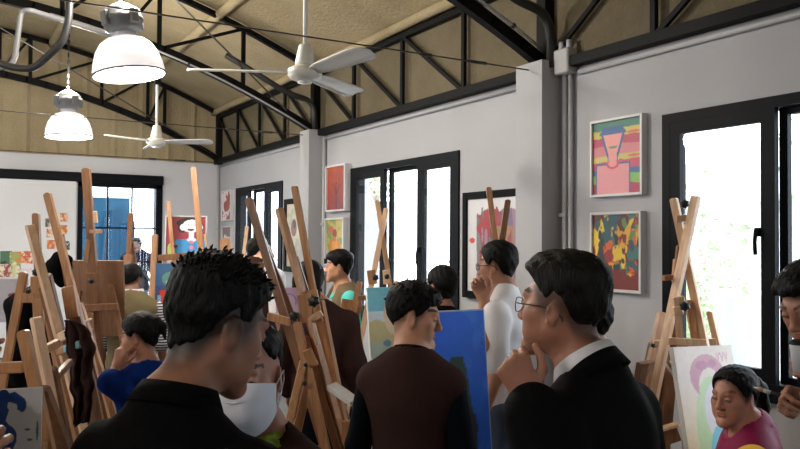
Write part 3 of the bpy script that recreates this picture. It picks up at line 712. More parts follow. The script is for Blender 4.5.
q = MB(); q.add([(W+8.4, 2, 2.55), (W+8.4, 11.5, 2.55), (W+11, 11.5, 3.9), (W+11, 2, 3.9), (W+13.6, 11.5, 2.55), (W+13.6, 2, 2.55), (W+8.4, 2, 2.45), (W+8.4, 11.5, 2.45), (W+13.6, 11.5, 2.45), (W+13.6, 2, 2.45)], [(0, 3, 2, 1), (3, 5, 4, 2), (6, 7, 8, 9), (0, 1, 7, 6), (5, 9, 8, 4), (0, 6, 9, 5, 3), (1, 2, 4, 8, 7)])
q.build('roof', mat('house_roof', (.50, .50, .52), .8), h)
for yy in (3.6, 5.6, 7.6):
    q = MB()
    for k in range(9): q.box((W+8.94, yy, .6+k*.16), (W+8.99, yy+1.3, .7+k*.16))
    q.build('louvre_shutter', mat('shutter_grey', (.52, .54, .58), .7), h)
def bush(c, rx, rz, n, label, seed, name='tree', cat='tree', trunk=True, leaf=.09):
    rs = random.Random(seed); root = thing(name, (c[0], c[1], -.05), label, cat)
    if trunk:
        q = MB(); q.tube([(c[0], c[1], -.05), (c[0]+.05, c[1]+.1, c[2]*.5), (c[0], c[1], c[2])], [.10, .08, .04], 8)
        for k in range(6):
            a = rs.uniform(0, 2*PI); q.tube([(c[0], c[1]+.05, c[2]*.7), (c[0]+math.cos(a)*rx*.4, c[1]+math.sin(a)*rx*.4, c[2]+rz*.1), (c[0]+math.cos(a)*rx*.8, c[1]+math.sin(a)*rx*.8, c[2]+rz*rs.uniform(-.2, .5))], [.04, .025, .01], 6)
        q.build('trunk', M_BARK, root)
    q = MB(); cl = [(rs.gauss(0, .5), rs.gauss(0, .5), rs.gauss(0, .5)) for _ in range(14)]
    for k in range(n):
        b = rs.choice(cl); p = V((c[0]+(b[0]+rs.gauss(0, .22))*rx, c[1]+(b[1]+rs.gauss(0, .22))*rx, c[2]+(b[2]+rs.gauss(0, .22))*rz))
        if p.z < .02: p.z = .02 + rs.random()*.2
        if p.x < W+.6 and p.y < D+.5: p.x = W+.6+rs.random()*.3
        d = V((rs.gauss(0, 1), rs.gauss(0, 1), rs.gauss(-.3, .6))).normalized(); s = d.orthogonal().normalized(); s.rotate(Matrix.Rotation(rs.random()*6.3, 3, d)); L = leaf*rs.uniform(.7, 1.4)
        q.add([p, p+d*L*.5+s*L*.28, p+d*L, p+d*L*.5-s*L*.28], [(0, 1, 2, 3)])
    q.build('foliage', M_LEAF, root)
    return root
bush((W+3.6, 3.6, 3.0), 1.5, 1.0, 4200, 'spreading tree with light foliage outside the top of the nearest window', 3, leaf=.095)
bush((W+6.2, 8.4, .9), 1.1, .8, 1800, 'round pale green shrub outside behind the crossed easel posts', 4, 'shrub', 'shrub', False, .12)
bush((W+3.2, 8.6, 1.3), .9, 1.1, 1800, 'leafy shrub outside the middle window', 5, 'shrub', 'shrub', False, .11)
bush((W+4.6, 15.5, 3.6), 1.0, .9, 1200, 'tree outside the far window', 6, leaf=.13)
for k, p in enumerate([at(745, 303, 9.5), at(737, 306, 10.5)]):
    q = thing('plant_pot', (p.x, p.y, -.05), 'pale bluish plant pot outside the nearest window, %s' % ('the nearer one' if k == 0 else 'the farther one'), 'plant pot')
    MB().lathe([(.001, 0), (.2, 0), (.3, p.z+.1), (.33, p.z+.12), (.33, p.z+.2), (.28, p.z+.2), (.001, p.z+.12)], (p.x, p.y, -.05), seg=20).build('pot', mat('bluish_pot', (.42, .46, .56), .6), q)
# blue board and rail outside the glazed door
M_BLUEB = mat('blue_painted_board', (.012, .058, .105), 0.6, noise=0.25, scale=3, spec=.1)
p0, p1 = at(79, 197, 14.8), at(131, 196, 15.2)
b = thing('blue_board', ((p0.x+p1.x)/2, p0.y, -.05), 'tall blue board standing outside the glazed door', 'board')
q = MB(); q.box((p0.x, p0.y, -.05), (p1.x, p0.y+.06, p0.z)); q.build('board', M_BLUEB, b)
q = MB(); cx_ = p1.x-.22; zc = p0.z-.55
vs = [(cx_+.32*math.cos(a), p0.y-.008, zc+.35*math.sin(a)) for a in np.linspace(0, PI, 14)] + [(cx_-.32, p0.y-.008, .3), (cx_+.32, p0.y-.008, .3)]
q.add(vs, [tuple(range(15, -1, -1))]); q.build('reflected_arch', mat('dark_blue_reflection', (.008, .042, .082), .6, noise=.2, scale=4, spec=.1), b)  # the darker arch is a reflection put into the board's colour
MB().box((p0.x-.03, p0.y-.01, p0.z), (p1.x+.03, p0.y+.07, p0.z+.035)).build('top_edge', mat('pale_board_edge', (.4, .45, .5), .6), b)
a, b_ = at(143, 271, 13.3), at(158, 292, 13.1)
r = thing('hand_rail', (a.x, a.y, 0), 'dark sloping hand rail outside the glazed door', 'hand rail')
q = MB(); q.tube([a, b_], .022, 8); q.build('rail', M_BLACK, r)
q = MB(); q.tube([a+V((.03, 0, .12)), b_+V((.03, 0, .12))], .018, 8); q.build('rail', M_BLACK, r)
MB().tube([a+V((0, 0, .14)), V((a.x, a.y, -.05))], .02, 8).build('post', M_BLACK, r); MB().tube([b_+V((0, 0, .14)), V((b_.x, b_.y, -.05))], .02, 8).build('post', M_BLACK, r)

# ------------------------------------------------------------------ easels
def foot(a, b, d):
    """floor point at distance d on the image line through pixels a and b"""
    py = 640.0
    for _ in range(30):
        t = (py-a[1])/(b[1]-a[1]); px = a[0]+(b[0]-a[0])*t
        z = at(px, py, d).z; py += z*F/d
    return at(px, py, d)
def rounded_bar(a, b, wd, t, side):
    """bar whose top end a is rounded off across its width"""
    a, b = V(a), V(b); d = (a-b).normalized(); s = V(side); s = (s-d*s.dot(d)).normalized(); n = s.cross(d)
    k = 6; out = [(-wd/2, None)]; ring = []
    for i in range(k+1):
        an = PI*i/k; ring.append((math.cos(an)*wd/2, math.sin(an)*wd*.28))
    c = a - d*wd*.28
    front = [b+s*wd/2] + [c+s*x+d*y for x, y in ring] + [b-s*wd/2]
    n_ = len(front); ch = .004
    vs = [p+n*(t/2) for p in front] + [p-n*(t/2) for p in front]
    cc = sum((V(p) for p in front), V((0, 0, 0)))/n_
    fs = [tuple(range(n_)), tuple(range(2*n_-1, n_-1, -1))] + [(i, i+n_, (i+1) % n_+n_, (i+1) % n_) for i in range(n_)]
    m_ = MB(); m_.add(vs, fs); return m_
def easel(label, bars, segs=(), knobs=(), back=None, group='wooden studio easels', ds=1.0):
    bars = [b[:3]+tuple(x*ds for x in b[3:7])+tuple(b[7:]) for b in bars]; knobs = [(k[0], k[1], k[2]*ds, k[3]*ds)+tuple(k[4:]) for k in knobs]
    segs = [(q[0], q[1][:2]+(q[1][2]*ds,), q[2][:2]+(q[2][2]*ds,), q[3]*ds, q[4]*ds)+tuple(q[5:]) for q in segs]
    tops = [at(b[1][0], b[1][1], b[3]) for b in bars]
    feet = [foot(b[1], b[2], b[4]) for b in bars]
    g = sum((V((p.x, p.y, 0)) for p in feet), V((0, 0, 0)))/len(feet)
    root = thing('easel', g, label, 'easel', group)
    for b, tp, ft in zip(bars, tops, feet):
        phi = b[7] if len(b) > 7 else 90; m = b[8] if len(b) > 8 else M_OAK
        rounded_bar(tp, ft+V((0, 0, .0)), b[5], b[6], heading(phi)).build(b[0], m, root)
    if back:
        i, off, dd = back
        tp = tops[i]*.88+feet[i]*.12 + FW*.035; f2 = V((feet[i].x, feet[i].y, 0)) + FW*dd + RT*off; f2.z = 0
        rounded_bar(tp, f2, .04, .025, RT).build('prop_leg', M_OAKD, root)
    for s in segs:
        nm, a, b, wd, t = s[:5]; m = s[5] if len(s) > 5 else M_OAK
        A, B = at(*a), at(*b); sd = s[6] if len(s) > 6 else V((0, 0, 1))
        if abs((B-A).normalized().z) > .8: sd = RT
        MB().bar(A, B, wd, t, sd, .003).build(nm, m, root)
    for k in knobs:
        c = at(k[0], k[1], k[2]); r = k[3]; q = MB(); ax = -FW if len(k) < 5 else V(k[4])
        q.lathe([(.001, -.012), (r*.5, -.012), (r*.5, 0), (r, .002), (r, .016), (r*.8, .022), (.001, .022)], c, ax, 14)
        for a in range(6):
            an = a*PI/3; u = V(ax).orthogonal().normalized(); v = V(ax).cross(u); q.lathe([(.001, 0), (r*.28, .001), (r*.28, .017), (.001, .02)], c+(u*math.cos(an)+v*math.sin(an))*r*.92, ax, 8)
        q.build('knob', M_KNOB, root)
    return root
M_OAKO = wood('orange_beech', srgb(194, 144, 100), srgb(150, 102, 64), .36)
M_TEALP = mat('dried_teal_paint', srgb(126, 180, 184), .6, noise=.3, scale=25)
# left cluster, near to far
easel('easel with a wide tan post behind the blue and white canvas at lower left',
      [('post', (23, 330), (36, 390), 2.25, 2.2, .032, .022, 92, M_OAKO), ('post', (-12, 331), (-30, 449), 2.3, 2.2, .032, .022, 90, M_OAKO)],
      [('crossbar', (-24, 369, 2.27), (23, 367, 2.27), .032, .022, M_OAKO), ('tray', (-24, 449, 2.2), (44, 447, 2.2), .03, .06, M_OAKO)], back=(0, -.15, .7))
easel('easel with a pale short post topped at mid left, nearest of the slanting ones',
      [('post', (35.5, 317), (60.5, 449), 2.6, 2.5, .026, .03, 125, M_OAKL), ('leg', (34, 338), (50, 449), 2.62, 2.58, .03, .022, 90, M_OAKD)],
      [('crossbar', (33, 356, 2.6), (58, 343, 2.75), .03, .022, M_OAKO), ('crossbar', (50, 384, 2.65), (70, 362, 2.9), .026, .02, M_OAKD)], back=(0, -.3, .7))
easel('tall easel with a teal-stained ledge and a brown apron hung on it',
      [('post', (29.5, 225), (89, 449), 3.35, 3.2, .024, .034, 128, M_OAKL), ('post', (43, 286), (85, 449), 3.42, 3.3, .036, .024, 90, M_OAKD), ('leg', (64, 330), (99, 449), 3.3, 3.35, .022, .03, 125, M_OAKD)],  # paler first post: window light put into its wood colour
      [('ledge', (58, 352, 3.2), (67, 349, 3.18), .03, .03, M_OAKO), ('stained_ledge', (67, 349, 3.18), (82, 344, 3.1), .03, .034, M_TEALP), ('clamp', (60, 338, 3.28), (69, 334, 3.25), .04, .03, M_OAKL), ('crossbar', (50, 378, 3.3), (63, 368, 3.3), .03, .02, M_OAKD)],
      [(70, 333, 3.2, .017)], back=(0, -.4, .8))
easel('easel with a scalloped head block and a level bar, in front of the black bag',
      [('leg', (24, 272), (12, 335), 4.15, 4.0, .042, .024, 90, M_OAKO), ('leg', (42, 285), (54, 346), 4.15, 4.0, .036, .024, 90, M_OAK), ('mast', (36, 213), (39.5, 300), 4.2, 4.2, .036, .024, 90, M_OAKO)],
      [('crossbar', (21, 298, 4.1), (47, 298, 4.1), .05, .022, M_OAKO), ('head_block', (31, 285, 4.12), (48, 285, 4.12), .09, .022, M_OAKO), ('slider_block', (38, 299, 4.08), (39, 322, 4.08), .055, .02, M_OAKO)],
      [(37, 272, 4.08, .018), (29, 291, 4.05, .012)])
easel('easel whose tall slanting post rises to the left of the brown board',
      [('post', (47, 193), (75, 300), 4.65, 4.4, .042, .026, 100, M_OAK), ('leg', (71, 296), (82, 346), 4.5, 4.35, .06, .024, 90, M_OAKD)], [('slider_block', (68, 287, 4.45), (73, 318, 4.4), .07, .03, M_OAK)], back=(0, -.5, .8))
easel('easel with a short rounded post in front of the brown board',
      [('post', (79, 303), (99.5, 368), 4.1, 4.0, .034, .024, 100, M_OAK)], [('pin', (84, 322, 4.1), (91, 319, 4.05), .012, .012, M_WHITE)], [(87, 335, 4.04, .008)], back=(0, -.35, .5), ds=1.14)
easel('dark easel with a tall mast holding the brown board before the glazed door',
      [('mast', (86, 168), (95.5, 300), 5.4, 5.4, .056, .03, 95, M_OAKD), ('leg', (110, 284), (121, 332), 5.45, 5.2, .04, .026, 90, M_OAKD), ('leg', (79, 290), (66, 350), 5.45, 5.2, .04, .026, 90, M_OAKD), ('leg', (90, 312), (93, 372), 5.35, 5.2, .05, .026, 90, M_OAKD)],  # backlit wood: the shade is put into its dark colour
      [('crossbar', (80, 308, 5.35), (118, 307, 5.35), .05, .03, M_OAKD), ('slider_block', (92, 273, 5.36), (93, 304, 5.36), .085, .03, M_OAKD), ('clamp', (95, 211, 5.35), (96, 223, 5.35), .025, .02, M_OAKL), ('peg', (90, 231.5, 5.37), (102, 231.5, 5.34), .025, .02, M_OAK), ('strip', (88.5, 240, 5.38), (86, 263, 5.4), .035, .02, M_OAK)],
      [(92, 281, 5.3, .017)])
easel('thin dark easel post in front of the glazed door, right of the blue board',
      [('post', (131, 213), (128, 268), 6.2, 6.1, .036, .026, 90, M_OAKD)], [('slider_block', (128.5, 255, 6.15), (128, 268, 6.12), .07, .03, M_OAKD)], back=(0, .1, .7))
easel('short easel post at the right edge of the glazed door',
      [('post', (155, 234), (153, 282), 8.2, 8.2, .06, .03, 100, M_OAK)], back=(0, -.3, .7))
easel('thin-posted easel holding the portrait on the red ground',
      [('mast', (168.5, 201), (174, 262), 8.9, 8.8, .044, .03, 90, M_OAK), ('leg', (166, 255), (160, 300), 8.8, 8.6, .04, .03), ('leg', (200, 255), (206, 300), 8.8, 8.6, .04, .03)],
      [('ledge', (160, 257.5, 8.75), (208, 256.5, 8.75), .05, .06, M_OAKO)])
easel('easel with the tallest wide orange post, against the back corner',
      [('mast', (193.5, 167), (202, 262), 6.5, 6.4, .046, .03, 85, M_OAKO), ('leg', (176, 262), (166, 330), 6.3, 6.1, .04, .03), ('leg', (196, 262), (204, 330), 6.3, 6.1, .04, .03)],
      [('crossbar', (158, 258, 6.25), (196, 255, 6.3), .05, .03, M_OAKD), ('clamp', (205, 234, 6.35), (207, 248, 6.35), .02, .02, M_OAKL)], [(176, 246, 6.3, .014)])
easel('easel with a rounded tan slat top rising beside the corner paintings',
      [('post', (224.5, 238), (228, 262), 5.6, 5.5, .075, .022, 90, M_OAKO)], back=(0, .1, .6))
easel('easel with a dark slanting post in front of the far window',
      [('post', (248.5, 198), (291, 338), 4.5, 4.3, .045, .026, 95, M_OAKD), ('leg', (262, 262), (240, 340), 4.5, 4.4, .04, .026, 90, M_OAKD)],
      [('crossbar', (268, 316, 4.4), (290, 322, 4.35), .045, .024, M_OAK)], [(295, 315, 4.2, .02)], back=(0, .1, .3))
easel('pale thin easel post standing before the far window',
      [('post', (247, 226), (243, 262), 8.6, 8.5, .035, .03, 90, M_OAKL)], back=(0, -.2, .6))
# the big double easel in the middle
easel('large pale easel with two tall slanting posts in the middle of the picture',
      [('post', (279, 208), (346, 449), 3.05, 2.9, .018, .030, 128, M_OAKO), ('post', (294.5, 186), (322, 340), 3.1, 3.0, .023, .022, 105, M_OAKO),
       ('leg', (297, 322), (326, 449), 2.95, 2.75, .030, .024, 100, M_OAKO), ('leg', (304, 336), (338, 449), 3.0, 2.85, .03, .026, 95, M_OAKD), ('leg', (320, 300), (349, 449), 3.05, 2.95, .026, .03, 110, M_OAKO)],
      [('slider_block', (304, 294, 3.0), (307, 322, 3.0), .05, .024, M_OAKO), ('slider_block', (312, 290, 3.03), (318, 322, 3.0), .04, .026, M_OAKO), ('clip', (311, 320, 2.97), (322, 313, 2.97), .026, .02, M_OAKL), ('clip_strut', (309, 318, 2.95), (317, 345, 2.93), .014, .014, M_OAKL), ('strut', (304, 361, 2.92), (287, 432, 2.8), .03, .02, M_OAKO), ('strut', (308, 384, 2.92), (295, 440, 2.85), .032, .02, M_OAK), ('hinge_block', (306, 360, 2.92), (315, 356, 2.92), .07, .022, M_OAKO), ('foot_block', (342, 432, 2.9), (354, 432, 2.9), .085, .03, M_OAKO)],
      [(314, 301, 2.95, .02), (294.5, 316, 2.98, .017), (306, 364, 2.88, .008), (305, 383, 2.88, .008)], back=(0, .0, .5), ds=1.16)
# by the middle window
easel('pale crossed-post easel before the middle window holding the teal beach painting',
      [('post', (377, 200), (390, 285), 5.6, 5.5, .034, .026, 85, M_OAKL), ('post', (386.5, 208), (371.5, 285), 5.57, 5.45, .036, .026, 95, M_OAKL), ('leg', (360, 281), (346, 345), 5.4, 5.2, .04, .03, 90, M_OAK), ('leg', (396, 281), (405, 345), 5.5, 5.3, .04, .03, 90, M_OAKL)],
      [('crossbar', (357, 298, 5.38), (398, 297, 5.45), .035, .03, M_OAK), ('head_block', (371, 270, 5.5), (373, 284, 5.5), .06, .03, M_OAK), ('head_block', (386, 270, 5.5), (387, 284, 5.5), .05, .03, M_OAKL), ('panel', (352, 300, 5.45), (344, 346, 5.3), .14, .015, M_OAKD)],
      [(375.5, 277.5, 5.44, .02), (387, 276.5, 5.44, .017)])
easel('brown easel with two rounded posts in front of the black-framed abstract',
      [('post', (488.5, 187), (497.5, 258), 4.95, 4.9, .034, .026, 92, M_OAK), ('post', (508, 199.5), (499.5, 258), 4.95, 4.9, .036, .026, 90, M_OAKD), ('leg', (483.5, 289), (476, 345), 4.85, 4.6, .036, .026, 90, M_OAKD)],
      [('crossbar', (478, 313, 4.8), (512, 312, 4.85), .045, .03, M_OAKD)], back=(0, .1, .7))
# right cluster
easel('pale easel with two long posts crossing in front of the nearest window',
      [('post', (696, 196), (664.5, 345), 3.32, 3.2, .024, .036, 55, M_OAKL), ('post', (673.5, 198), (704, 341), 3.36, 3.22, .03, .032, 125, M_OAKL), ('leg', (678, 313), (684, 400), 3.25, 3.1, .03, .022, 110, M_OAKL), ('leg', (688, 300), (712, 430), 3.32, 3.2, .028, .024, 90, M_OAKO)],
      [('head_band', (676, 219, 3.33), (691, 218, 3.33), .028, .012, M_OAKL), ('clamp', (673, 303, 3.25), (684, 301, 3.25), .045, .03, M_OAKL), ('clamp', (673, 311, 3.24), (682, 310, 3.24), .035, .03, M_OAKL), ('slider_block', (677, 259, 3.34), (675, 282, 3.33), .026, .03, M_OAKO), ('peg', (663, 278, 3.3), (675, 277, 3.33), .022, .02, M_OAK), ('crossbar', (668, 341, 3.22), (706, 343, 3.22), .03, .02, M_OAKL)],
      [(684, 204, 3.28, .016), (684, 306, 3.2, .018)], back=(1, -.35, .5), ds=1.13)
easel('A-frame easel with short rounded legs behind the girl in maroon, holding the pastel canvas',
      [('leg', (662, 312), (643, 400), 3.62, 3.4, .036, .026, 70, M_OAK), ('leg', (709.5, 311), (727, 385), 3.62, 3.45, .026, .034, 125, M_OAKL), ('leg', (674, 345), (664, 449), 3.5, 3.3, .045, .026, 90, M_OAKD), ('leg', (683, 345), (689, 449), 3.45, 3.25, .05, .026, 90, M_OAKD)],
      [('crossbar', (654, 344, 3.55), (716, 342, 3.55), .035, .022, M_OAKL), ('crossbar', (654, 440, 3.35), (678, 432, 3.35), .07, .03, M_OAKD), ('ledge', (652, 432, 3.3), (678, 424, 3.3), .012, .05, M_OAKL)],
      [(652, 345, 3.5, .009), (679, 345, 3.48, .009)], back=(0, .2, .6), ds=1.12)
for a, b, lb in ((at(664, 362, 3.3), at(676.5, 380, 3.36), 'pale paint brush slanting across the A-frame easel, lower of two'), (at(670, 361, 3.32), at(678, 373, 3.36), 'pale paint brush slanting across the A-frame easel, upper of two')):
    d = (b-a).normalized(); t = thing('paint_brush', b, lb, 'paint brush')
    MB().tube([a, a+d*.03, b], [.003, .006, .005], 8).build('handle', M_WHITE, t); MB().tube([b-d*.004, b+d*.012, b+d*.026], [.005, .006, .001], 8).build('bristles', M_OAKD, t)

# ------------------------------------------------------------------ canvases on the easels
def lean(phi, tilt, roll=0):
    """right and up vectors of a canvas facing view direction phi, leaning back by tilt degrees"""
    n = heading(phi); r = V((0, 0, 1)).cross(n); t = math.radians(tilt)
    u = V((0, 0, 1))*math.cos(t) - n*math.sin(t); k = math.radians(roll)
    return r*math.cos(k)+u*math.sin(k), u*math.cos(k)-r*math.sin(k)
def easel_canvas(px_, py_, d, phi, tilt, wd, ht, fn, label, roll=0, **kw):
    r, u = lean(phi, tilt, roll)
    return canvas(at(px_, py_, d), r, u, wd, ht, fn, 'canvas', label, 'canvas', **kw)
easel_canvas(12, 441, 2.12, 158, 8, .145, .28, p_bluecurl, 'white canvas with a curled blue splash on the tan easel at lower left', res=220)
easel_canvas(455, 400, 3.4, 150, 6, .368, .78, p_blue, 'bright blue canvas with a dark green shape beyond the man in the brown vest', res=110)
easel_canvas(388, 322, 5.36, 150, 8, .30, .48, p_teal, 'beach-coloured canvas with a teal sky on the crossed-post easel')
easel_canvas(714, 415, 3.40, 143, 12, .45, .60, p_pastel, 'pale canvas with a pink arch over a turquoise shape, before the girl in maroon', roll=-3, res=110)
easel_canvas(13, 300, 4.75, 150, 10, .17, .26, p_reddab, 'white sheet with a small red mark beside the black bag at left')
easel_canvas(646, 396, 4.05, -40, 12, .30, .40, p_plain, 'canvas seen from its brown back at the left of the A-frame easel', back=M_CANVB, edge=M_CANVB)
easel_canvas(98, 298, 5.52, 5, 6, .40, .54, p_plain, 'plain brown board on the dark easel before the glazed door', edge=M_CANVB)
easel_canvas(186, 236, 8.95, 172, 4, .44, .44, p_cartoon, 'portrait with a white face and blue shirt on a red ground, by the back wall', frame=M_WF, fw=.012)
easel_canvas(171, 286, 6.15, 170, 6, .24, .36, p_redshape, 'small dark blue painting with a red shape below the portrait')
easel_canvas(290, 300, 4.7, 168, 10, .17, .15, p_pinkline, 'small pink canvas with a faint circle beside the big middle easel')
easel_canvas(343, 392, 3.3, 178, 70, .05, .17, p_plain, 'narrow white canvas tilted beside the feet of the big middle easel', roll=38)

# ------------------------------------------------------------------ implicit surfaces for bodies, hair and clothes
A3 = lambda v: np.array((v[0], v[1], v[2]), float)
class Blob:
    """smooth union of round cones and ellipsoids, turned into one continuous mesh"""
    def __init__(s): s.p = []
    def rc(s, a, b, ra, rb=None, k=.02, op='+'):
        a, b = A3(a), A3(b); rb = ra if rb is None else rb
        ab = b-a; l2 = max(ab@ab, 1e-9)
        def f(X, Y, Z):
            px, py, pz = X-a[0], Y-a[1], Z-a[2]
            t = np.clip((px*ab[0]+py*ab[1]+pz*ab[2])/l2, 0, 1)
            return np.sqrt((px-ab[0]*t)**2+(py-ab[1]*t)**2+(pz-ab[2]*t)**2) - (ra+(rb-ra)*t)
        r = max(ra, rb); s.p.append((f, np.minimum(a, b)-r, np.maximum(a, b)+r, k, op)); return s
    def chain(s, pts, rs, k=.02, op='+'):
        for i in range(len(pts)-1): s.rc(pts[i], pts[i+1], rs[i], rs[i+1], k, op)
        return s
    def el(s, c, r, R=None, k=.02, op='+'):
        c = A3(c); r = np.array(r, float); R = np.eye(3) if R is None else R
        def f(X, Y, Z):
            px, py, pz = X-c[0], Y-c[1], Z-c[2]
            l = [(px*R[0, i]+py*R[1, i]+pz*R[2, i]) for i in range(3)]
            k0 = np.sqrt((l[0]/r[0])**2+(l[1]/r[1])**2+(l[2]/r[2])**2); k1 = np.sqrt((l[0]/r[0]**2)**2+(l[1]/r[1]**2)**2+(l[2]/r[2]**2)**2)
            return k0*(k0-1)/np.maximum(k1, 1e-6)
        e = np.sqrt(((R*r)**2).sum(1)); s.p.append((f, c-e, c+e, k, op)); return s
    def fn(s, f, lo, hi, k=.01, op='+'): s.p.append((f, A3(lo), A3(hi), k, op)); return s
    def mesh(s, fine, hf, hc, noise=None):
        lo = np.min([p[1] for p in s.p if p[4] == '+'], 0)-.03; hi = np.max([p[2] for p in s.p if p[4] == '+'], 0)+.03
        ax = []
        for i in range(3):
            c = [lo[i]]; iv = [(A3(a)[i], A3(b)[i]) for a, b in fine]
            while c[-1] < hi[i]: c.append(c[-1] + (hf if any(a <= c[-1] <= b for a, b in iv) else hc))
            ax.append(np.array(c))
        xs, ys, zs = ax; Dd = np.full((len(xs), len(ys), len(zs)), .5)
        for f, l, h, k, op in s.p:
            m = k + 2*hc if op != '&' else 9
            sl = tuple(slice(max(0, np.searchsorted(g, l[i]-m)-1), np.searchsorted(g, h[i]+m)+1) for i, g in enumerate(ax))
            if any(q.stop-q.start < 1 for q in sl): continue
            d = f(xs[sl[0]][:, None, None], ys[sl[1]][None, :, None], zs[sl[2]][None, None, :]); cur = Dd[sl]
            if op == '+':
                hh = np.maximum(k-np.abs(cur-d), 0)/k; Dd[sl] = np.minimum(cur, d)-hh*hh*k/4
            else:
                d = -d if op == '-' else d
                hh = np.maximum(k-np.abs(cur-d), 0)/k; Dd[sl] = np.maximum(cur, d)+hh*hh*k/4
        if noise is not None: Dd = Dd + noise(xs[:, None, None], ys[None, :, None], zs[None, None, :])
        Dd[0] = Dd[-1] = .5; Dd[:, 0] = Dd[:, -1] = .5; Dd[:, :, 0] = Dd[:, :, -1] = .5
        return surface_net(Dd, xs, ys, zs)
def surface_net(D_, xs, ys, zs):
    S = D_ < 0; n = np.zeros(tuple(a-1 for a in S.shape), np.int8)
    for i in (0, 1):
        for j in (0, 1):
            for k in (0, 1): n += S[i:S.shape[0]-1+i, j:S.shape[1]-1+j, k:S.shape[2]-1+k]
    act = (n > 0) & (n < 8); I, J, K = np.nonzero(act); idx = np.full(act.shape, -1, np.int64); idx[act] = np.arange(len(I))
    acc = np.zeros((len(I), 3)); cnt = np.zeros(len(I))
    for ax in range(3):
        for u in (0, 1):
            for v in (0, 1):
                o = [0, 0, 0]; o[(ax+1) % 3] = u; o[(ax+2) % 3] = v; a = (I+o[0], J+o[1], K+o[2]); o2 = list(o); o2[ax] = 1; b = (I+o2[0], J+o2[1], K+o2[2])
                da, db = D_[a], D_[b]; m = (da < 0) != (db < 0); t = np.where(m, da/np.where(da-db == 0, 1, da-db), 0)
                pa = np.stack([xs[a[0]], ys[a[1]], zs[a[2]]], 1); pb = np.stack([xs[b[0]], ys[b[1]], zs[b[2]]], 1)
                acc += np.where(m[:, None], pa+(pb-pa)*t[:, None], 0); cnt += m
    P = acc/np.maximum(cnt, 1)[:, None]; quads = []
    for ax in range(3):
        o = [0, 0, 0]; o[ax] = 1
        A_ = S[:S.shape[0]-o[0], :S.shape[1]-o[1], :S.shape[2]-o[2]]; B_ = S[o[0]:, o[1]:, o[2]:]
        e = A_ != B_; i, j, k = np.nonzero(e); q = [i, j, k]; u, v = (ax+1) % 3, (ax+2) % 3
        ok = (q[u] > 0) & (q[v] > 0) & (q[u] < S.shape[u]-1) & (q[v] < S.shape[v]-1)
        q = [a[ok] for a in q]; ins = A_[tuple(q)]
        def cell(du, dv):
            c = [a.copy() for a in q]; c[u] -= du; c[v] -= dv; return idx[tuple(c)]
        f = np.stack([cell(1, 1), cell(0, 1), cell(0, 0), cell(1, 0)], 1)
        f = np.where(ins[:, None], f, f[:, ::-1]); quads.append(f)
    Q = np.concatenate(quads); return P, Q
def np_mesh(name, P, Q, m, parent, col=None, extra=None):
    me = bpy.data.meshes.new(name)
    wl = A3(world_loc(parent)) if parent is not None else np.zeros(3)
    if extra is not None and len(extra.v):
        ev = np.array(extra.v, float); ef = extra.f; off = len(P); P = np.vstack([P, ev])
        me.from_pydata((P-wl).tolist(), [], Q.tolist()+[tuple(i+off for i in f) for f in ef])
        if col is not None: col = np.vstack([col, np.repeat(col[-1:], len(ev), 0)])
    else:
        me.vertices.add(len(P)); me.vertices.foreach_set('co', (P-wl).astype(np.float32).ravel())
        me.loops.add(len(Q)*4); me.loops.foreach_set('vertex_index', Q.astype(np.int32).ravel())
        me.polygons.add(len(Q)); me.polygons.foreach_set('loop_start', np.arange(0, len(Q)*4, 4, dtype=np.int32)); me.polygons.foreach_set('loop_total', np.full(len(Q), 4, np.int32))
        me.update(calc_edges=True); me.validate()
    me.polygons.foreach_set('use_smooth', [True]*len(me.polygons)); me.materials.append(m)
    if col is not None:
        a = me.color_attributes.new('Col', 'FLOAT_COLOR', 'POINT'); a.data.foreach_set('color', np.hstack([col, np.ones((len(col), 1))]).astype(np.float32).ravel())
    o = bpy.data.objects.new(name, me); COL.objects.link(o)
    if parent is not None: o.parent = parent
    return o
sm = lambda x, a, b: (lambda t: t*t*(3-2*t))(np.clip((x-a)/(b-a), 0, 1))
def folds(amp, sc=1.0, ph=0.0):
    """soft cloth folds"""
    def f(X, Y, Z):
        a = np.sin((X*23+Y*17+Z*9)*sc+ph)+np.sin((X*-13+Y*29-Z*21)*sc+1.3+ph)+.7*np.sin((X*31-Y*11+Z*37)*sc+2.1)+.6*np.sin((X*47+Y*39-Z*15)*sc+ph*2)
        return amp*a*.45
    return f

M_SKIN = {}
def skin(rgb):
    if rgb not in M_SKIN:
        M_SKIN[rgb] = mat('skin_%d_%d_%d' % rgb, srgb(*rgb), 0.5, attr=True, noise=.08, scale=40, bump=.06, bscale=260, spec=.35, sss=.06)
    return M_SKIN[rgb]
M_HAIR = mat('black_hair', (0.0028, 0.0025, 0.0024), 0.5, noise=.4, scale=60, bump=.5, bscale=90, stretch=(3, 3, .6), spec=.13)
M_HAIRB = mat('brown_black_hair', (0.0065, 0.0048, 0.0038), 0.5, noise=.4, scale=60, bump=.5, bscale=90, stretch=(3, 3, .6), spec=.15)
def cloth_m(name, rgb, rough=.85, noise=.12, sheen=0.0): return mat(name, srgb(*rgb), rough, noise=noise, scale=9, bump=.15, bscale=420, spec=.06, sheen=sheen)
M_EYE = mat('eye', (1, 1, 1), .15, attr=True)

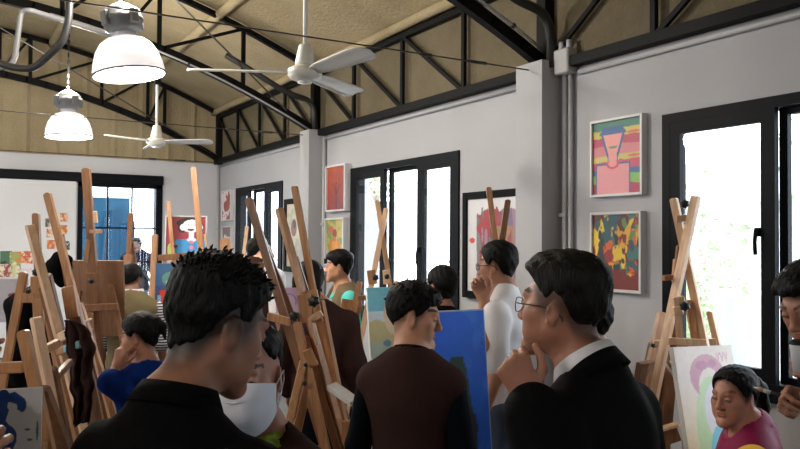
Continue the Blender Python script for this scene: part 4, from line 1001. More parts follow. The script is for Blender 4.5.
class Head:
    """head frame: x to the person's right, y forwards, z up; origin between the ears"""
    def __init__(s, c, phi, scale=1.0, nod=0.0, tilt=0.0):
        s.c = V(c); s.s = scale
        f = heading(phi); r = V((f.y, -f.x, 0)); u = V((0, 0, 1)); a = math.radians(nod); b = math.radians(tilt)
        f, u = f*math.cos(a)-u*math.sin(a), u*math.cos(a)+f*math.sin(a)
        r, u = r*math.cos(b)-u*math.sin(b), u*math.cos(b)+r*math.sin(b)
        s.R = np.array([[r.x, f.x, u.x], [r.y, f.y, u.y], [r.z, f.z, u.z]]); s.r, s.f, s.u = r, f, u
    def w(s, x, y, z): return s.c + (s.r*x+s.f*y+s.u*z)*s.s
    def loc(s, P): return ((P-A3(s.c))@s.R)/s.s
def head_prims(B, h, fat=1.0, nose=1.0, jaw=1.0, ear=1.0):
    s, w, R = h.s, h.w, h.R
    E = lambda c, r, k=.02, op='+', Rm=None: B.el(w(*c), np.array(r)*s, R if Rm is None else Rm, k*s, op)
    Cn = lambda a, b, ra, rb=None, k=.02, op='+': B.rc(w(*a), w(*b), ra*s, (ra if rb is None else rb)*s, k*s, op)
    E((0, -.015, .042), (.075*fat**.5, .096, .086)); E((0, .022, -.02), (.063*fat, .066, .082), .03)
    for x in (1, -1):
        Cn((x*.05*fat, .0, -.045), (x*.018, .072, -.093), .022*jaw, .020, .03)
        E((x*.043*fat, .053, -.014), (.025, .026, .024), .025)
        E((x*.035*fat, .050, -.055), (.026*fat, .030, .030), .025)
    E((0, .082, -.098), (.022, .016, .017), .02); Cn((-.036, .080, .034), (.036, .080, .034), .011, .011, .02)
    for x in (1, -1): E((x*.033, .098, .010), (.017, .014, .013), .014, '-')
    Cn((0, .088, .022), (0, .104*(.5+.5*nose), -.022), .0075, .0115, .014)
    E((0, .105*(.55+.45*nose), -.024), (.012, .011, .010), .01)
    for x in (1, -1): E((x*.0125, .096, -.028), (.0085, .010, .0075), .008)
    Cn((-.017, .087, -.051), (.017, .087, -.051), .0058, .0058, .009); Cn((-.014, .087, -.061), (.014, .087, -.061), .0068, .0068, .008)
    Cn((-.020, .0925, -.056), (.020, .0925, -.056), .0012, .0012, .004, '-')
    for x in (1, -1):
        E((x*.033, .080, .011), (.0145, .012, .0105), .006)                 # lids
        a = .35*x; Rz = R@np.array([[math.cos(a), math.sin(a), 0], [-math.sin(a), math.cos(a), 0], [0, 0, 1]])
        E((x*.079*fat**.5, -.008, -.002), (.0075, .020*ear, .031*ear), .007, '+', Rz); E((x*.074*fat**.5, -.002, -.024*ear), (.007, .010, .011), .008, '+', Rz)
        E((x*.088*fat**.5, -.004, .002), (.006, .012*ear, .019*ear), .005, '-', Rz)
    return B
def head_tint(h, rgb, shaved=0.0, brow=1.0, fade=.03):
    base = np.array(srgb(*rgb)[:3])
    def f(P):
        l = h.loc(P); c = np.repeat(base[None], len(P), 0); near = (np.abs(l) < .16).all(1)
        x, y, z = np.abs(l[:, 0]), l[:, 1], l[:, 2]
        lip = near & (x < .025-.0*z) & (z < -.045) & (z > -.069) & (y > .078) & (x < .025-.55*np.abs(z+.056))
        c[lip] = base*np.array([.80, .58, .58])
        arc = .036+.010*np.sin(np.clip((x-.012)/.045, 0, 1)*PI*.8)
        bw = near & (np.abs(z-arc) < .0050) & (x > .012) & (x < .056) & (y > .05)
        c[bw] = c[bw]*(1-.86*brow)
        if shaved > 0:
            m = near*shaved*sm(z-hairline(l)-.0, -fade, .012)
            m = np.where(y > .07, 0, m)
            c = c*(1-m[:, None]) + np.array([.014, .012, .011])*m[:, None]
        return c
    return f
HL_A = [0, .5, .85, 1.15, 1.4, 1.65, 1.95, 2.3, 2.75, PI]
def hairline(l, front=0.0, nape=0.0):
    a = np.arctan2(np.abs(l[:, 0]), l[:, 1]) if l.ndim == 2 else None
    return np.interp(a, HL_A, [.088+front, .082+front, .058+front*.6, .012, .0, .030, .008, -.04+nape, -.062+nape, -.07+nape])
def hair_mesh(h, parent, top=.028, side=.012, front=0.0, nape=0.0, noise=.003, hf=.0045, m=None, spikes=0, seed=1, fringe=0.0, bun=None, tail=None, long_=0.0, lift=0.0, swirl=0.0, fat=1.0, name='hair', temple=0.0, spike_len=(.02, .045), blobs=(), spike_z=.045):
    R, c, s = h.R, A3(h.c), h.s; rs = np.random.RandomState(seed)
    def f(X, Y, Z):
        px, py, pz = (X-c[0])/s, (Y-c[1])/s, (Z-c[2])/s
        lx, ly, lz = [px*R[0, i]+py*R[1, i]+pz*R[2, i] for i in range(3)]
        fx = np.abs(lx)
        def e(cx, cy, cz, rx, ry, rz):
            q = ((lx-cx)/rx)**2+((ly-cy)/ry)**2+((lz-cz)/rz)**2; k0 = np.sqrt(q); k1 = np.sqrt(((lx-cx)/rx**2)**2+((ly-cy)/ry**2)**2+((lz-cz)/rz**2)**2); return k0*(k0-1)/np.maximum(k1, 1e-6)
        d0 = e(0, -.015, .042, .075*fat**.5, .096, .086); d1 = e(0, .022, -.02, .063*fat, .066, .082)
        t = np.clip(((ly+.02)*-.025+(lz+.06)*-.11)/(.025**2+.11**2), 0, 1); d2 = np.sqrt(lx**2+(ly+.02+.025*t)**2+(lz+.06+.11*t)**2)-.054
        base = np.minimum(d0, d1); hh = np.maximum(.03-np.abs(base-d2), 0)/.03; base = np.minimum(base, d2)-hh*hh*.0075
        a = np.arctan2(fx, ly)
        hl = np.interp(a.ravel(), HL_A, [.088+front, .082+front, .058+front*.6+temple*.4, .012+temple, .0+temple, .030+temple*.3, .008, -.04+nape, -.062+nape, -.07+nape]).reshape(a.shape)
        st = np.sin(330*lx+2.2*np.sin(70*ly+seed)+1.5*np.sin(50*lz))*.5+np.sin(210*ly+150*lx+3*np.sin(60*lz+seed))*.35+np.sin(95*lx-120*ly+80*lz+seed)*.6
        hl = hl + .004*st
        mk = sm(lz-hl, -.004, .020)
        if long_ > 0: mk = np.maximum(mk, (ly < .012)*sm(lz, -.10-long_, -.08-long_))
        th = side+(top-side)*sm(lz, .035, .115)+lift*sm(ly, .0, .08)*sm(lz, .07, .11)
        if fringe > 0: th = th+fringe*sm(ly, .04, .09)*sm(lz, .03, .09)
        return (base-(th*mk-(1-mk)*.03)+noise*st*mk)*s
    B = Blob(); r = .17*s + top*s
    B.fn(f, c-r-(np.array([0, 0, long_*s])), c+r, .004)
    if long_ > 0:
        for x in (-.05, 0, .05): B.rc(h.w(x, -.07, .02), h.w(x*1.15, -.085, -.12-long_), .045*s, .035*s, .03*s)
    if bun: B.el(h.w(*bun[0]), np.array(bun[1])*s, R, .012*s)
    for b in blobs: B.el(h.w(*b[0]), np.array(b[1])*s, R, .02*s)
    if tail: B.chain([h.w(*p) for p in tail[0]], [q*s for q in tail[1]], .012*s)
    P, Q = B.mesh([(c-.3*s, c+.3*s)], hf, hf*2)
    ex = MB()
    if spikes:
        l = h.loc(P); ok = np.nonzero((l[:, 2] > spike_z) & (l[:, 2]-hairline(l, front) > .02))[0]
        for i in rs.choice(ok, min(spikes, len(ok)), replace=False):
            p = V(P[i]); n = V(P[i]-A3(h.w(0, -.015, .03))).normalized(); d = (n*.6+h.f*(rs.randn()*.35+.35)+h.r*(rs.randn()*.4+.1)+h.u*.25).normalized(); L = rs.uniform(*spike_len)*s
            bend = (h.f*.4-h.u*.5+h.r*rs.randn()*.3)*L*.35
            ex.tube([p-n*.006*s, p+d*L*.5+bend*.25, p+d*L+bend], [.0042*s, .003*s, .0004], 5)
    return np_mesh(name, P, Q, m or M_HAIR, parent, None, ex)
def eyes(h, parent, dark=False):
    for x in (1, -1):
        q = MB(); c = h.w(x*.033, .0815, .0095); n = 14; ax = (h.f+h.r*x*.25).normalized(); up = h.u; rt = up.cross(ax)
        vs, fs, cols = [], [], []
        for i in range(7):
            for k in range(n):
                a = 2*PI*k/n; rr = i/6; vs.append(c+(rt*math.cos(a)*.0115+up*math.sin(a)*.0042)*rr*h.s+ax*(.0122*math.sqrt(max(0, 1-(.5*rr)**2)))*h.s)
                cols.append((.015, .01, .008) if rr < .55 else ((.22, .20, .19) if rr < .93 else (.02, .015, .012)))
        for i in range(6):
            for k in range(n): j = (k+1) % n; fs.append((i*n+k, i*n+j, (i+1)*n+j, (i+1)*n+k))
        np_m = np.array([tuple(v) for v in vs]); o = np_mesh('eye', np_m, np.array(fs), M_EYE, parent, np.array(cols))
def hand_prims(B, wr, f, side, palm, s=1.0, curl=(.5, .6, .4), curls=None, thumb=(.6, .5), spread=.0, k=.006):
    """five-finger hand from the wrist: f towards the knuckles, side towards the thumb, palm the way the palm faces"""
    wr, f = V(wr), V(f).normalized(); side = V(side); side = (side-f*side.dot(f)).normalized(); n = f.cross(side); n = n if n.dot(V(palm)) > 0 else -n
    kn = [(.030, .088, .95), (.010, .092, 1.06), (-.010, .087, .98), (-.028, .078, .78)]
    B.rc(wr-f*.03*s, wr+f*.012*s, .024*s, .025*s, .015*s)
    for i, (sx, L, ln) in enumerate(kn):
        a = wr+f*.012*s+side*sx*.55*s; b = wr+f*L*s+side*sx*s-n*.002*s; B.rc(a, b, .0155*s, .0115*s, .012*s)
        c = curls[i] if curls else curl; p = b; ang_ = 0; fd = (f+side*spread*(1.5-i)*.3).normalized()
        for j, (ll, r0, r1) in enumerate(((.044, .0098, .0088), (.027, .0088, .0078), (.022, .0080, .0066))):
            ang_ += c[j]; d = fd*math.cos(ang_)+n*math.sin(ang_); q = p+d*ll*ln*s; B.rc(p, q, r0*s, r1*s, k*s if j == 0 else .003*s); p = q
    b = wr+f*.022*s+side*.022*s+n*.008*s; d1 = (f*.65+side*.75+n*thumb[0]*.5).normalized(); p1 = b+d1*.042*s; d2 = (f*.9+side*.25+n*thumb[1]).normalized(); p2 = p1+d2*.032*s; d3 = (f*.95-side*.1+n*thumb[1]*1.3).normalized(); p3 = p2+d3*.025*s
    B.rc(b, p1, .0155*s, .0118*s, .012*s); B.rc(p1, p2, .0112*s, .0098*s, .004*s); B.rc(p2, p3, .0098*s, .0078*s, .003*s)
    return B

class Person:
    def __init__(s, label, head, torso_phi, rgb, scale=1.0, seated=None, ts=None, sw=.185, lean=(0, 0), fat=1.0, arms=None, q='mid', group=None, bulk=1.0, neck=1.0, cat='person', tint=None, headkw=None, nd=.178):
        s.h = head; s.rgb = rgb; s.q = q; s.fat = fat
        hs = head.s
        f = heading(torso_phi); s.f = f; s.r = V((f.y, -f.x, 0)); s.z = V((0, 0, 1))
        s.N = V(head.c) - s.z*nd*hs - f*(.03+lean[0])*hs + s.r*lean[1]*hs
        s.seated = seated
        s.ts = ts if ts else (s.N.z/1.385 if not seated else hs)
        s.sw = sw*(s.ts if not seated else s.ts); s.bulk = bulk
        s.arms = {}
        for sd, k in (('R', 1), ('L', -1)):
            a = dict((arms or {}).get(sd, {}))
            sh = s.P(k*s.sw/s.ts, -.005, -.072)
            a.setdefault('elbow', s.P(k*(s.sw/s.ts+.055), -.03, -.35)); a.setdefault('wrist', s.P(k*(s.sw/s.ts+.05), .06, -.59))
            a['shoulder'] = sh; s.arms[sd] = a
        g = V((s.N.x, s.N.y, 0))
        root = thing('person', g, label, cat, group); s.root = root
        hi = {'hi': (.0036, .013), 'mid': (.0058, .017), 'lo': (.010, .022)}[q]; s.hi = hi
        B = Blob(); head_prims(B, head, fat, **(headkw or {}))
        B.rc(head.w(0, -.018, -.05), s.P(0, -.005, .02), .053*hs*neck, .060*hs*neck, .03); B.rc(s.P(0, -.005, .02), s.P(0, 0, -.08), .06*hs*neck, .08*hs, .04)
        t = s.ts
        for k in (1, -1): B.rc(s.P(k*.018, -.022, .055), s.P(k*s.sw/t*.86, -.012, -.062), .040*t, .038*t, .05)
        B.el(s.P(0, 0, -.18), np.array([.15*bulk, .095*bulk, .19])*t, s.RM(), .05); B.el(s.P(0, 0, -.40), np.array([.125*bulk, .09*bulk, .17])*t, s.RM(), .05); B.el(s.P(0, -.01, -.54), np.array([.145*bulk, .10*bulk, .12])*t, s.RM(), .05)
        fine = [(A3(head.c)-.16*hs, A3(head.c)+.16*hs)]
        for sd in 'RL':
            a = s.arms[sd]; B.rc(a['shoulder'], a['elbow'], .050*t, .040*t, .03); B.rc(a['elbow'], a['wrist'], .040*t, .026*t, .02)
            hd = a.get('hand')
            if hd:
                hand_prims(B, a['wrist'], **hd); sc = hd.get('s', 1.0); fine.append((A3(a['wrist'])-.02-.19*sc*np.maximum(0, -A3(V(hd['f']).normalized()))-.07*sc, A3(a['wrist'])+.02+.19*sc*np.maximum(0, A3(V(hd['f']).normalized()))+.07*sc))
            else:
                d = (V(a['wrist'])-V(a['elbow'])).normalized(); hand_prims(B, a['wrist'], d, s.f, -s.r*(1 if sd == 'R' else -1), .95*t, (.25, .3, .2))
        s.legs = []
        for k in (1, -1):
            if seated:
                hip = s.P(k*.095, 0, -.56); kn = hip+s.f*.40*t+s.r*k*.03-s.z*.02; an = V((kn.x, kn.y, .07))+s.f*.02
            else:
                hip = s.P(k*.09, -.01, -.57); kn = V((0, 0, s.N.z*.345))+V(((s.N+s.r*k*.095*t).x, (s.N+s.r*k*.095*t).y, 0))+s.f*.02; an = V((kn.x, kn.y, .07))-s.f*.03+s.r*k*.01
            s.legs.append((hip, kn, an)); B.rc(hip, kn, .078*t*bulk, .052*t, .03); B.rc(kn, an, .052*t, .036*t, .02); B.rc(an, an+s.f*.12-s.z*.035, .034*t, .028*t, .02)
        s.fine = fine
        P, Q = B.mesh(fine, hi[0], hi[1])
        col = (tint or head_tint(head, rgb))(P)
        s.body = np_mesh('body', P, Q, skin(rgb), root, col)
    def P(s, r, f, u): return s.N + (s.r*r+s.f*f+s.z*u)*s.ts
    def RM(s): return np.array([[s.r.x, s.f.x, 0], [s.r.y, s.f.y, 0], [0, 0, 1.0]])
    def top(s, name, m, sleeve=.75, grow=.014, hem=-.60, neck=.072, nz=.035, ndrop=.02, wide=0.0, amp=.004, h=None, parent=None, scoop=0.0, sleeve_m=None, flare=1.0, shoulder=1.0, skirt=False, cuff=0.0, puff=0.0):
        """upper garment over torso and arms; sleeve 0 none, 1 to the elbow, 2 to the wrist"""
        t, b, g = s.ts, s.bulk, grow; B = Blob(); nz = nz+.035
        hh = h or {'hi': .0085, 'mid': .012, 'lo': .018}[s.q]
        for k in (1, -1):
            B.rc(s.P(k*.024, -.022, .048)-s.z*g*.6, s.P(k*s.sw/t*.86*shoulder, -.012, -.062)-s.z*g*.2, .042*t+g, .038*t+g, .05)
            B.rc(s.P(k*s.sw/t*.6, 0, -.12), s.P(k*s.sw/t*.92*shoulder, -.005, -.085), .06*t+g, .045*t+g*.8, .05)
        B.el(s.P(0, 0, -.18), np.array([.158*b, .10*b, .19])*t+g, s.RM(), .05); B.el(s.P(0, 0, -.40), np.array([.14*b*flare, .098*b, .20])*t+g, s.RM(), .06); B.el(s.P(0, -.005, -.56), np.array([.155*b*flare, .108*b, .14])*t+g, s.RM(), .06)
        B.el(s.P(0, -.04, -.13), np.array([.13*b, .075, .13])*t+g, s.RM(), .05)
        for sd, k in (('R', 1), ('L', -1)):
            a = s.arms[sd]; sh, elb, wr = V(a['shoulder']), V(a['elbow']), V(a['wrist'])
            if puff: B.rc(sh+(elb-sh)*.14, sh+(elb-sh)*(sleeve-.06), .054*t+g+puff, .05*t+g+puff, .02)
            if sleeve > 0:
                e = sh+(elb-sh)*min(sleeve, 1); B.rc(sh, e, .054*t+g, (.054-.010*min(1, sleeve))*t+g*1.1, .03)
                if sleeve > 1: B.rc(elb, elb+(wr-elb)*(sleeve-1), .045*t+g, .031*t+g+cuff, .02)
        if skirt:
            for hip, kn, an in s.legs: B.rc(hip, kn+(kn-hip)*.1, .10*t+g, .09*t+g, .06)
        hz = s.N.z+hem*t
        B.fn(lambda X, Y, Z: (hz-Z)+0*X+0*Y, s.N-V((1, 1, 2)), s.N+V((1, 1, 1)), .01, '&')
        hd = V(s.h.w(0, -.02, -.05)); nb = s.P(0, -.005, nz)
        B.rc(hd, s.P(0, .0, nz+.02), neck*s.h.s*.93, neck*s.h.s, .012, '-')
        B.el(s.P(0, .045+scoop*.3, nz-.005-scoop*.5), (np.array([neck*.9+wide, .06+scoop*.3, ndrop+.02+scoop]))*s.h.s, s.RM(), .01, '-')
        if wide: B.el(s.P(0, -.01, nz), (np.array([neck+wide, .09, .035]))*s.h.s, s.RM(), .01, '-')
        P, Q = B.mesh([], hh, hh, folds(amp, 1.0, s.N.x*7)); return np_mesh(name, P, Q, m, parent or s.root)
    def bottoms(s, m, name='trousers', shoes=True, grow=.018, length=1.0):
        t = s.ts; B = Blob(); hh = {'hi': .016, 'mid': .016, 'lo': .022}[s.q]
        B.el(s.P(0, -.008, -.56), np.array([.15*s.bulk, .108*s.bulk, .11])*t+grow*.5, s.RM(), .05)
        for hip, kn, an in s.legs:
            B.rc(hip, kn, .082*t*s.bulk+grow*.6, .058*t+grow, .04); B.rc(kn, kn+(an-kn)*length, .058*t+grow, .043*t+grow, .02)
        P, Q = B.mesh([], hh, hh, folds(.003)); np_mesh(name, P, Q, m, s.root)
        if shoes:
            for i, (hip, kn, an) in enumerate(s.legs):
                B = Blob(); a0 = V((an.x, an.y, .045)); B.rc(a0-s.f*.05, a0+s.f*.13, .045, .036, .02); B.el(a0+s.f*.04-s.z*.022, (.046, .125, .022), s.RM(), .01)
                P, Q = B.mesh([], .014, .014); P[:, 2] = np.maximum(P[:, 2], .002); np_mesh('shoe', P, Q, M_SHOE, s.root)
M_SHOE = mat('dark_shoe_leather', (.012, .011, .01), .5)
def ring_collar(parent, name, m, c, up, fwd, r0, r1, h, th=.004, gap=0.0, drop=0.0, back=1.0):
    """a standing or folded collar: a strip round the neck, open by gap radians at the front, front dropped by drop"""
    c, up, fwd = V(c), V(up).normalized(), V(fwd).normalized(); rt = fwd.cross(up).normalized(); fw = up.cross(rt); n = 40; vs, fs = [], []
    for i in range(n+1):
        a = gap/2+(2*PI-gap)*i/n; d = fw*math.cos(a)+rt*math.sin(a)*1.0; fr = .5+.5*math.cos(a)
        for (r, z) in ((r0, h), (r0+th, h+.001), (r1+th, -.2*h), (r1, -.2*h)):
            vs.append(c+d*r*(1-.06*(1-fr))+up*(z*(1-.25*fr*(1 if gap else 0))-drop*fr**1.5))
    for i in range(n):
        for k in range(4): j = (k+1) % 4; fs.append((i*4+k, (i+1)*4+k, (i+1)*4+j, i*4+j))
    fs += [(0, 1, 2, 3), tuple(n*4+k for k in (3, 2, 1, 0))]
    if gap == 0: fs = fs[:-2]
    q = MB().add(vs, fs, True); return q.build(name, m, parent)
def glasses(h, parent, m, r=.0205, rim=.0013):
    q = MB(); lens = []
    for x in (1, -1):
        pts = [h.w(x*(.035+r*1.12*math.cos(a)), .1035-.008*abs(math.cos(a)*x+.2 if x > 0 else math.cos(a)*x+.2)*.6, .006+r*.86*math.sin(a)) for a in np.linspace(0, 2*PI, 25)]
        q.tube(pts, rim*h.s, 6, False); lens.append(pts[:-1])
        q.tube([h.w(x*.060, .098, .012), h.w(x*.074, .085, .013), h.w(x*.083, .0, .012), h.w(x*.082, -.02, .002), h.w(x*.079, -.032, -.018)], rim*1.15*h.s, 6)
    q.tube([h.w(-.011, .104, .010), h.w(0, .109, .013), h.w(.011, .104, .010)], rim*h.s, 6)
    g = q.build('glasses', m, parent)
    for pts in lens:
        MB().add(list(pts), [tuple(range(24))], True).build('lens', glass('spectacle_lens', (.93, .95, .97), .12), g)
    return g

# ------------------------------------------------------------------ people
M_JACKET = cloth_m('black_suit_wool', (10, 10, 12), .8)
M_BLACKT = cloth_m('black_cotton', (8, 8, 9), .9)
M_NAVYT = cloth_m('dark_navy_cotton', (12, 16, 23), .9)
M_BROWNV = cloth_m('dark_brown_apron_cloth', (56, 38, 35), .9)
M_WHITET = cloth_m('white_cotton', (222, 220, 222), .9, .05)
M_SHIRTW = cloth_m('white_shirt_poplin', (205, 205, 212), .7, .03)
M_JEANS = cloth_m('grey_blue_denim', (74, 86, 104), .9, .25)
M_DARKTR = cloth_m('dark_trousers', (26, 26, 30), .9)
M_BLUET = cloth_m('royal_blue_cotton', (16, 46, 116), .85)
M_TEALT = cloth_m('turquoise_cotton', (96, 206, 196), .85)
M_KHAKI = cloth_m('khaki_vest_cloth', (120, 104, 80), .85)
M_YKHAKI = cloth_m('straw_khaki_cloth', (116, 104, 76), .85)
M_MAROON = cloth_m('maroon_satin', (134, 30, 74), .45, .1)
M_YELLOW = cloth_m('yellow_cotton', (226, 178, 70), .8)
M_LIME = mat('lime_print_cloth', srgb(176, 196, 60), .8, noise=1.0, scale=45, col2=srgb(96, 120, 36), bump=.1)
M_MASK = cloth_m('white_mask_fabric', (222, 226, 234), .9, .03)
M_GLASSF = mat('dark_glasses_frame', (.02, .015, .012), .3, metal=.3)
def stripe_mat():
    m = bpy.data.materials.new('black_white_striped_knit'); m.use_nodes = True; n = m.node_tree; b = n.nodes['Principled BSDF']
    tc = n.nodes.new('ShaderNodeTexCoord'); wv = n.nodes.new('ShaderNodeTexWave'); wv.bands_direction = 'Z'; wv.inputs['Scale'].default_value = 16; wv.inputs['Distortion'].default_value = .6
    r = n.nodes.new('ShaderNodeValToRGB'); r.color_ramp.interpolation = 'CONSTANT'; r.color_ramp.elements[0].color = (.02, .02, .025, 1); r.color_ramp.elements[1].color = (.6, .6, .62, 1); r.color_ramp.elements[1].position = .5
    n.links.new(tc.outputs['Object'], wv.inputs[0]); n.links.new(wv.outputs['Fac'], r.inputs[0]); n.links.new(r.outputs[0], b.inputs['Base Color']); b.inputs['Roughness'].default_value = .9
    return m
M_STRIPE = stripe_mat()

# man in the black suit, hand at his chin
h = Head(at(563, 310, 1.85), -57, .98, nod=-3)
fist = dict(f=-RT*.38+UP*.90+FW*.2, side=RT*.75+UP*.45-FW*.1, palm=RT*.55+FW*.8, s=1.0, curls=[(1.15, 1.1, .6), (1.3, 1.3, .7), (1.4, 1.35, .7), (1.45, 1.35, .7)], thumb=(.3, .3))
S = Person('man in a black suit and white collar, wearing glasses, hand raised to his chin', h, -48, lean=(.04, 0), nd=.19, rgb=(158, 108, 86), q='hi', sw=.195, bulk=1.12, neck=1.12,
           arms={'L': dict(elbow=at(566, 500, 1.58), wrist=at(529, 401, 1.68), hand=fist)}, tint=head_tint(h, (158, 108, 86), shaved=.75), fat=1.16, headkw=dict(ear=.84))
eyes(h, S.root)
hair_mesh(h, S.root, top=.022, side=.004, front=-.006, noise=.0016, m=M_HAIRB, seed=4, lift=.013, fat=1.14, temple=.018)
glasses(h, S.root, M_GLASSF)
jk = S.top('jacket', M_JACKET, sleeve=1.86, grow=.022, hem=-.72, neck=.078, nz=-.005, ndrop=.05, scoop=.09, amp=.003, h=.009, shoulder=1.05, cuff=.014)
S.top('shirt', M_SHIRTW, sleeve=0, grow=.006, hem=-.6, neck=.062, nz=.02, amp=.001, h=.012)
nb = S.P(0, .0, .012)
cu = (S.z - S.f*.12 + S.r*.0).normalized()
ring_collar(S.root, 'shirt_collar', M_SHIRTW, nb+S.z*.042+S.f*.004, (S.z+S.f*.42).normalized(), S.f, .072, .090, .050, gap=.5, drop=.025)
ring_collar(jk, 'jacket_collar', M_JACKET, nb+S.z*.030+S.f*.004, (S.z+S.f*.50).normalized(), S.f, .085, .102, .036, th=.006, gap=1.5, drop=.06)
q = MB()                                              # lapels folded back along the jacket opening
for k in (1, -1):
    pts = [(.075, -.045, .045), (.085, .05, -.01), (.072, .115, -.10), (.03, .145, -.24)]; out = [(.10, -.05, .02), (.135, .05, -.05), (.135, .105, -.13), (.05, .142, -.25)]
    vs = [S.P(k*a, b+.012, c) for a, b, c in pts]+[S.P(k*a, b+.016, c) for a, b, c in out]; vs += [v-S.f*.008 for v in vs]
    fs = [(i, i+1, i+5, i+4) for i in range(3)]+[(i+8, i+12, i+13, i+9) for i in range(3)]+[(0, 4, 12, 8), (3, 11, 15, 7)]+[(i+4, i+5, i+13, i+12) for i in range(3)]+[(i, i+8, i+9, i+1) for i in range(3)]
    q.add(vs, fs)
q.build('lapel', M_JACKET, jk)
S.bottoms(M_DARKTR)

# man in black with spiky hair, seen from behind
h = Head(at(215, 329, 1.5), 47, 1.0, nod=20)
S = Person('man in a black shirt with spiky black hair, seen from behind', h, 22, (150, 104, 82), q='hi', sw=.168, bulk=1.02, tint=head_tint(h, (150, 104, 82), shaved=.95, fade=.065), lean=(.05, -.025), nd=.18)
eyes(h, S.root)
hair_mesh(h, S.root, top=.020, side=.005, front=-.008, nape=.0, noise=.0022, spikes=240, seed=8, lift=.004, spike_len=(.006, .018), spike_z=.085, hf=.004)
S.top('shirt', M_BLACKT, sleeve=1.9, grow=.016, hem=-.64, neck=.068, nz=.03, amp=.004, h=.0095)
ring_collar(S.root, 'collar', M_BLACKT, S.P(0, -.004, .052), (S.z+S.f*.35).normalized(), S.f, .068, .088, .032, gap=0, drop=.0)
S.bottoms(M_DARKTR)

# boy with the white mask
h = Head(at(250, 377, 1.80), 189, .90, nod=4, tilt=0)
S = Person('boy wearing a large white face mask and a brown apron over a lime collar', h, 195, (176, 124, 104), q='hi', sw=.165, lean=(-.01, 0), fat=.94)
eyes(h, S.root)
hair_mesh(h, S.root, temple=.035, fat=.94, top=.016, side=.003, front=.012, noise=.0025, seed=3, fringe=.006)
nv, nu = 15, 25; vs, fs = [], []
vp = [0, .10, .22, .32, .36, .5, .62, .68, .72, .85, 1.0]
yz = [(.110, .012), (.122, -.004), (.128, -.018), (.1315, -.030), (.130, -.036), (.137, -.056), (.134, -.076), (.131, -.084), (.127, -.090), (.112, -.113), (.086, -.133)]
for i, (yy, zz) in enumerate(yz):
    for j in range(nu):
        u = -1+2*j/(nu-1); a = abs(u); tt = vp[i]
        x = .080*math.sin(u*1.35)/math.sin(1.35)*(1.0-.05*abs(tt-.5)); ed = (.022+.012*(1-abs(2*tt-1)), -.008-.072*tt)
        k = 1-a**2.3; y = ed[0]+(yy-ed[0])*k; z = ed[1]+(zz-ed[1])*(1-a**2.6)
        vs.append(h.w(x, y, z))
n_ = len(vs)
for i in range(len(yz)-1):
    for j in range(nu-1): a = i*nu+j; fs.append((a, a+nu, a+nu+1, a+1))
vs2 = [v-(v-h.w(0, 0, -.05)).normalized()*.0025 for v in vs]; fs += [tuple(k+n_ for k in f[::-1]) for f in fs[:]]
mk = MB().add(vs+vs2, fs, True).build('face_mask', M_MASK, S.root)
for x in (1, -1):
    q = MB(); q.tube([h.w(x*.0785, .022, -.010), h.w(x*.084, .0, .010), h.w(x*.083, -.022, .015), h.w(x*.082, -.026, -.01), h.w(x*.080, -.008, -.04), h.w(x*.078, .024, -.078)], .0016, 6); q.build('ear_loop', M_MASK, mk)
q = MB()
q.tube([h.w(-.05, .098, -.026), h.w(-.025, .127, -.031), h.w(0, .1335, -.032), h.w(.025, .127, -.031), h.w(.05, .098, -.026)], .0014, 5); q.build('seam', M_MASK, mk)
S.top('shirt', M_LIME, sleeve=.7, grow=.010, hem=-.6, neck=.064, nz=.03, amp=.002)
S.top('apron', M_BROWNV, sleeve=0, grow=.022, hem=-.75, neck=.082, nz=.0, ndrop=.03, wide=.012, scoop=.03, amp=.004)
ring_collar(S.root, 'collar', M_LIME, S.P(0, 0, .035), (S.z-S.f*.1).normalized(), S.f, .068, .095, .03, gap=.5, drop=.03)
S.bottoms(M_DARKTR)

# man in the brown vest
h = Head(at(414, 318, 3.0), 94, .97, nod=9, tilt=0)
S = Person('young man in a brown vest over a dark shirt, looking towards the blue canvas', h, 14, (190, 138, 112), q='hi', sw=.172, bulk=.95, tint=head_tint(h, (190, 138, 112), shaved=.45), lean=(.01, -.0), arms={'R': {}})
eyes(h, S.root)
hair_mesh(h, S.root, top=.022, side=.010, front=-.03, nape=.02, noise=.002, seed=5, spikes=90, fringe=.008, lift=.002, spike_len=(.008, .018))
S.top('shirt', M_NAVYT, sleeve=1.9, grow=.008, hem=-.62, neck=.066, nz=-.02, amp=.001)
S.top('vest', M_BROWNV, sleeve=0, grow=.032, hem=-.72, neck=.076, nz=.005, ndrop=.03, amp=.001, wide=.0, shoulder=1.0, h=.009)
ring_collar(S.root, 'neck_band', M_BLACKT, S.P(0, -.010, .05), (S.z+S.f*.3).normalized(), S.f, .068, .080, .022, gap=0, drop=.015)
S.bottoms(M_DARKTR)

# man in the white T-shirt
h = Head(at(497, 267, 4.1), -62, .96, nod=4)
rh = dict(f=UP*.8-RT*.3+FW*.1, side=RT*.7+UP*.2, palm=RT*.4-FW*.6, curls=[(.9, .9, .5)]*4, thumb=(.4, .3))
S = Person('man in a white T-shirt and jeans with short hair and glasses', h, -70, (172, 122, 98), q='mid', sw=.19, arms={'R': dict(elbow=at(482, 345, 3.85), wrist=at(484, 300, 3.95), hand=rh)}, tint=head_tint(h, (172, 122, 98), shaved=.6))
eyes(h, S.root)
hair_mesh(h, S.root, top=.022, side=.014, front=-.006, noise=.002, seed=6, hf=.006)
glasses(h, S.root, M_GLASSF, rim=.0022)
S.top('shirt', M_WHITET, sleeve=.8, grow=.018, hem=-.62, neck=.068, nz=.03, amp=.006)
S.bottoms(M_JEANS)

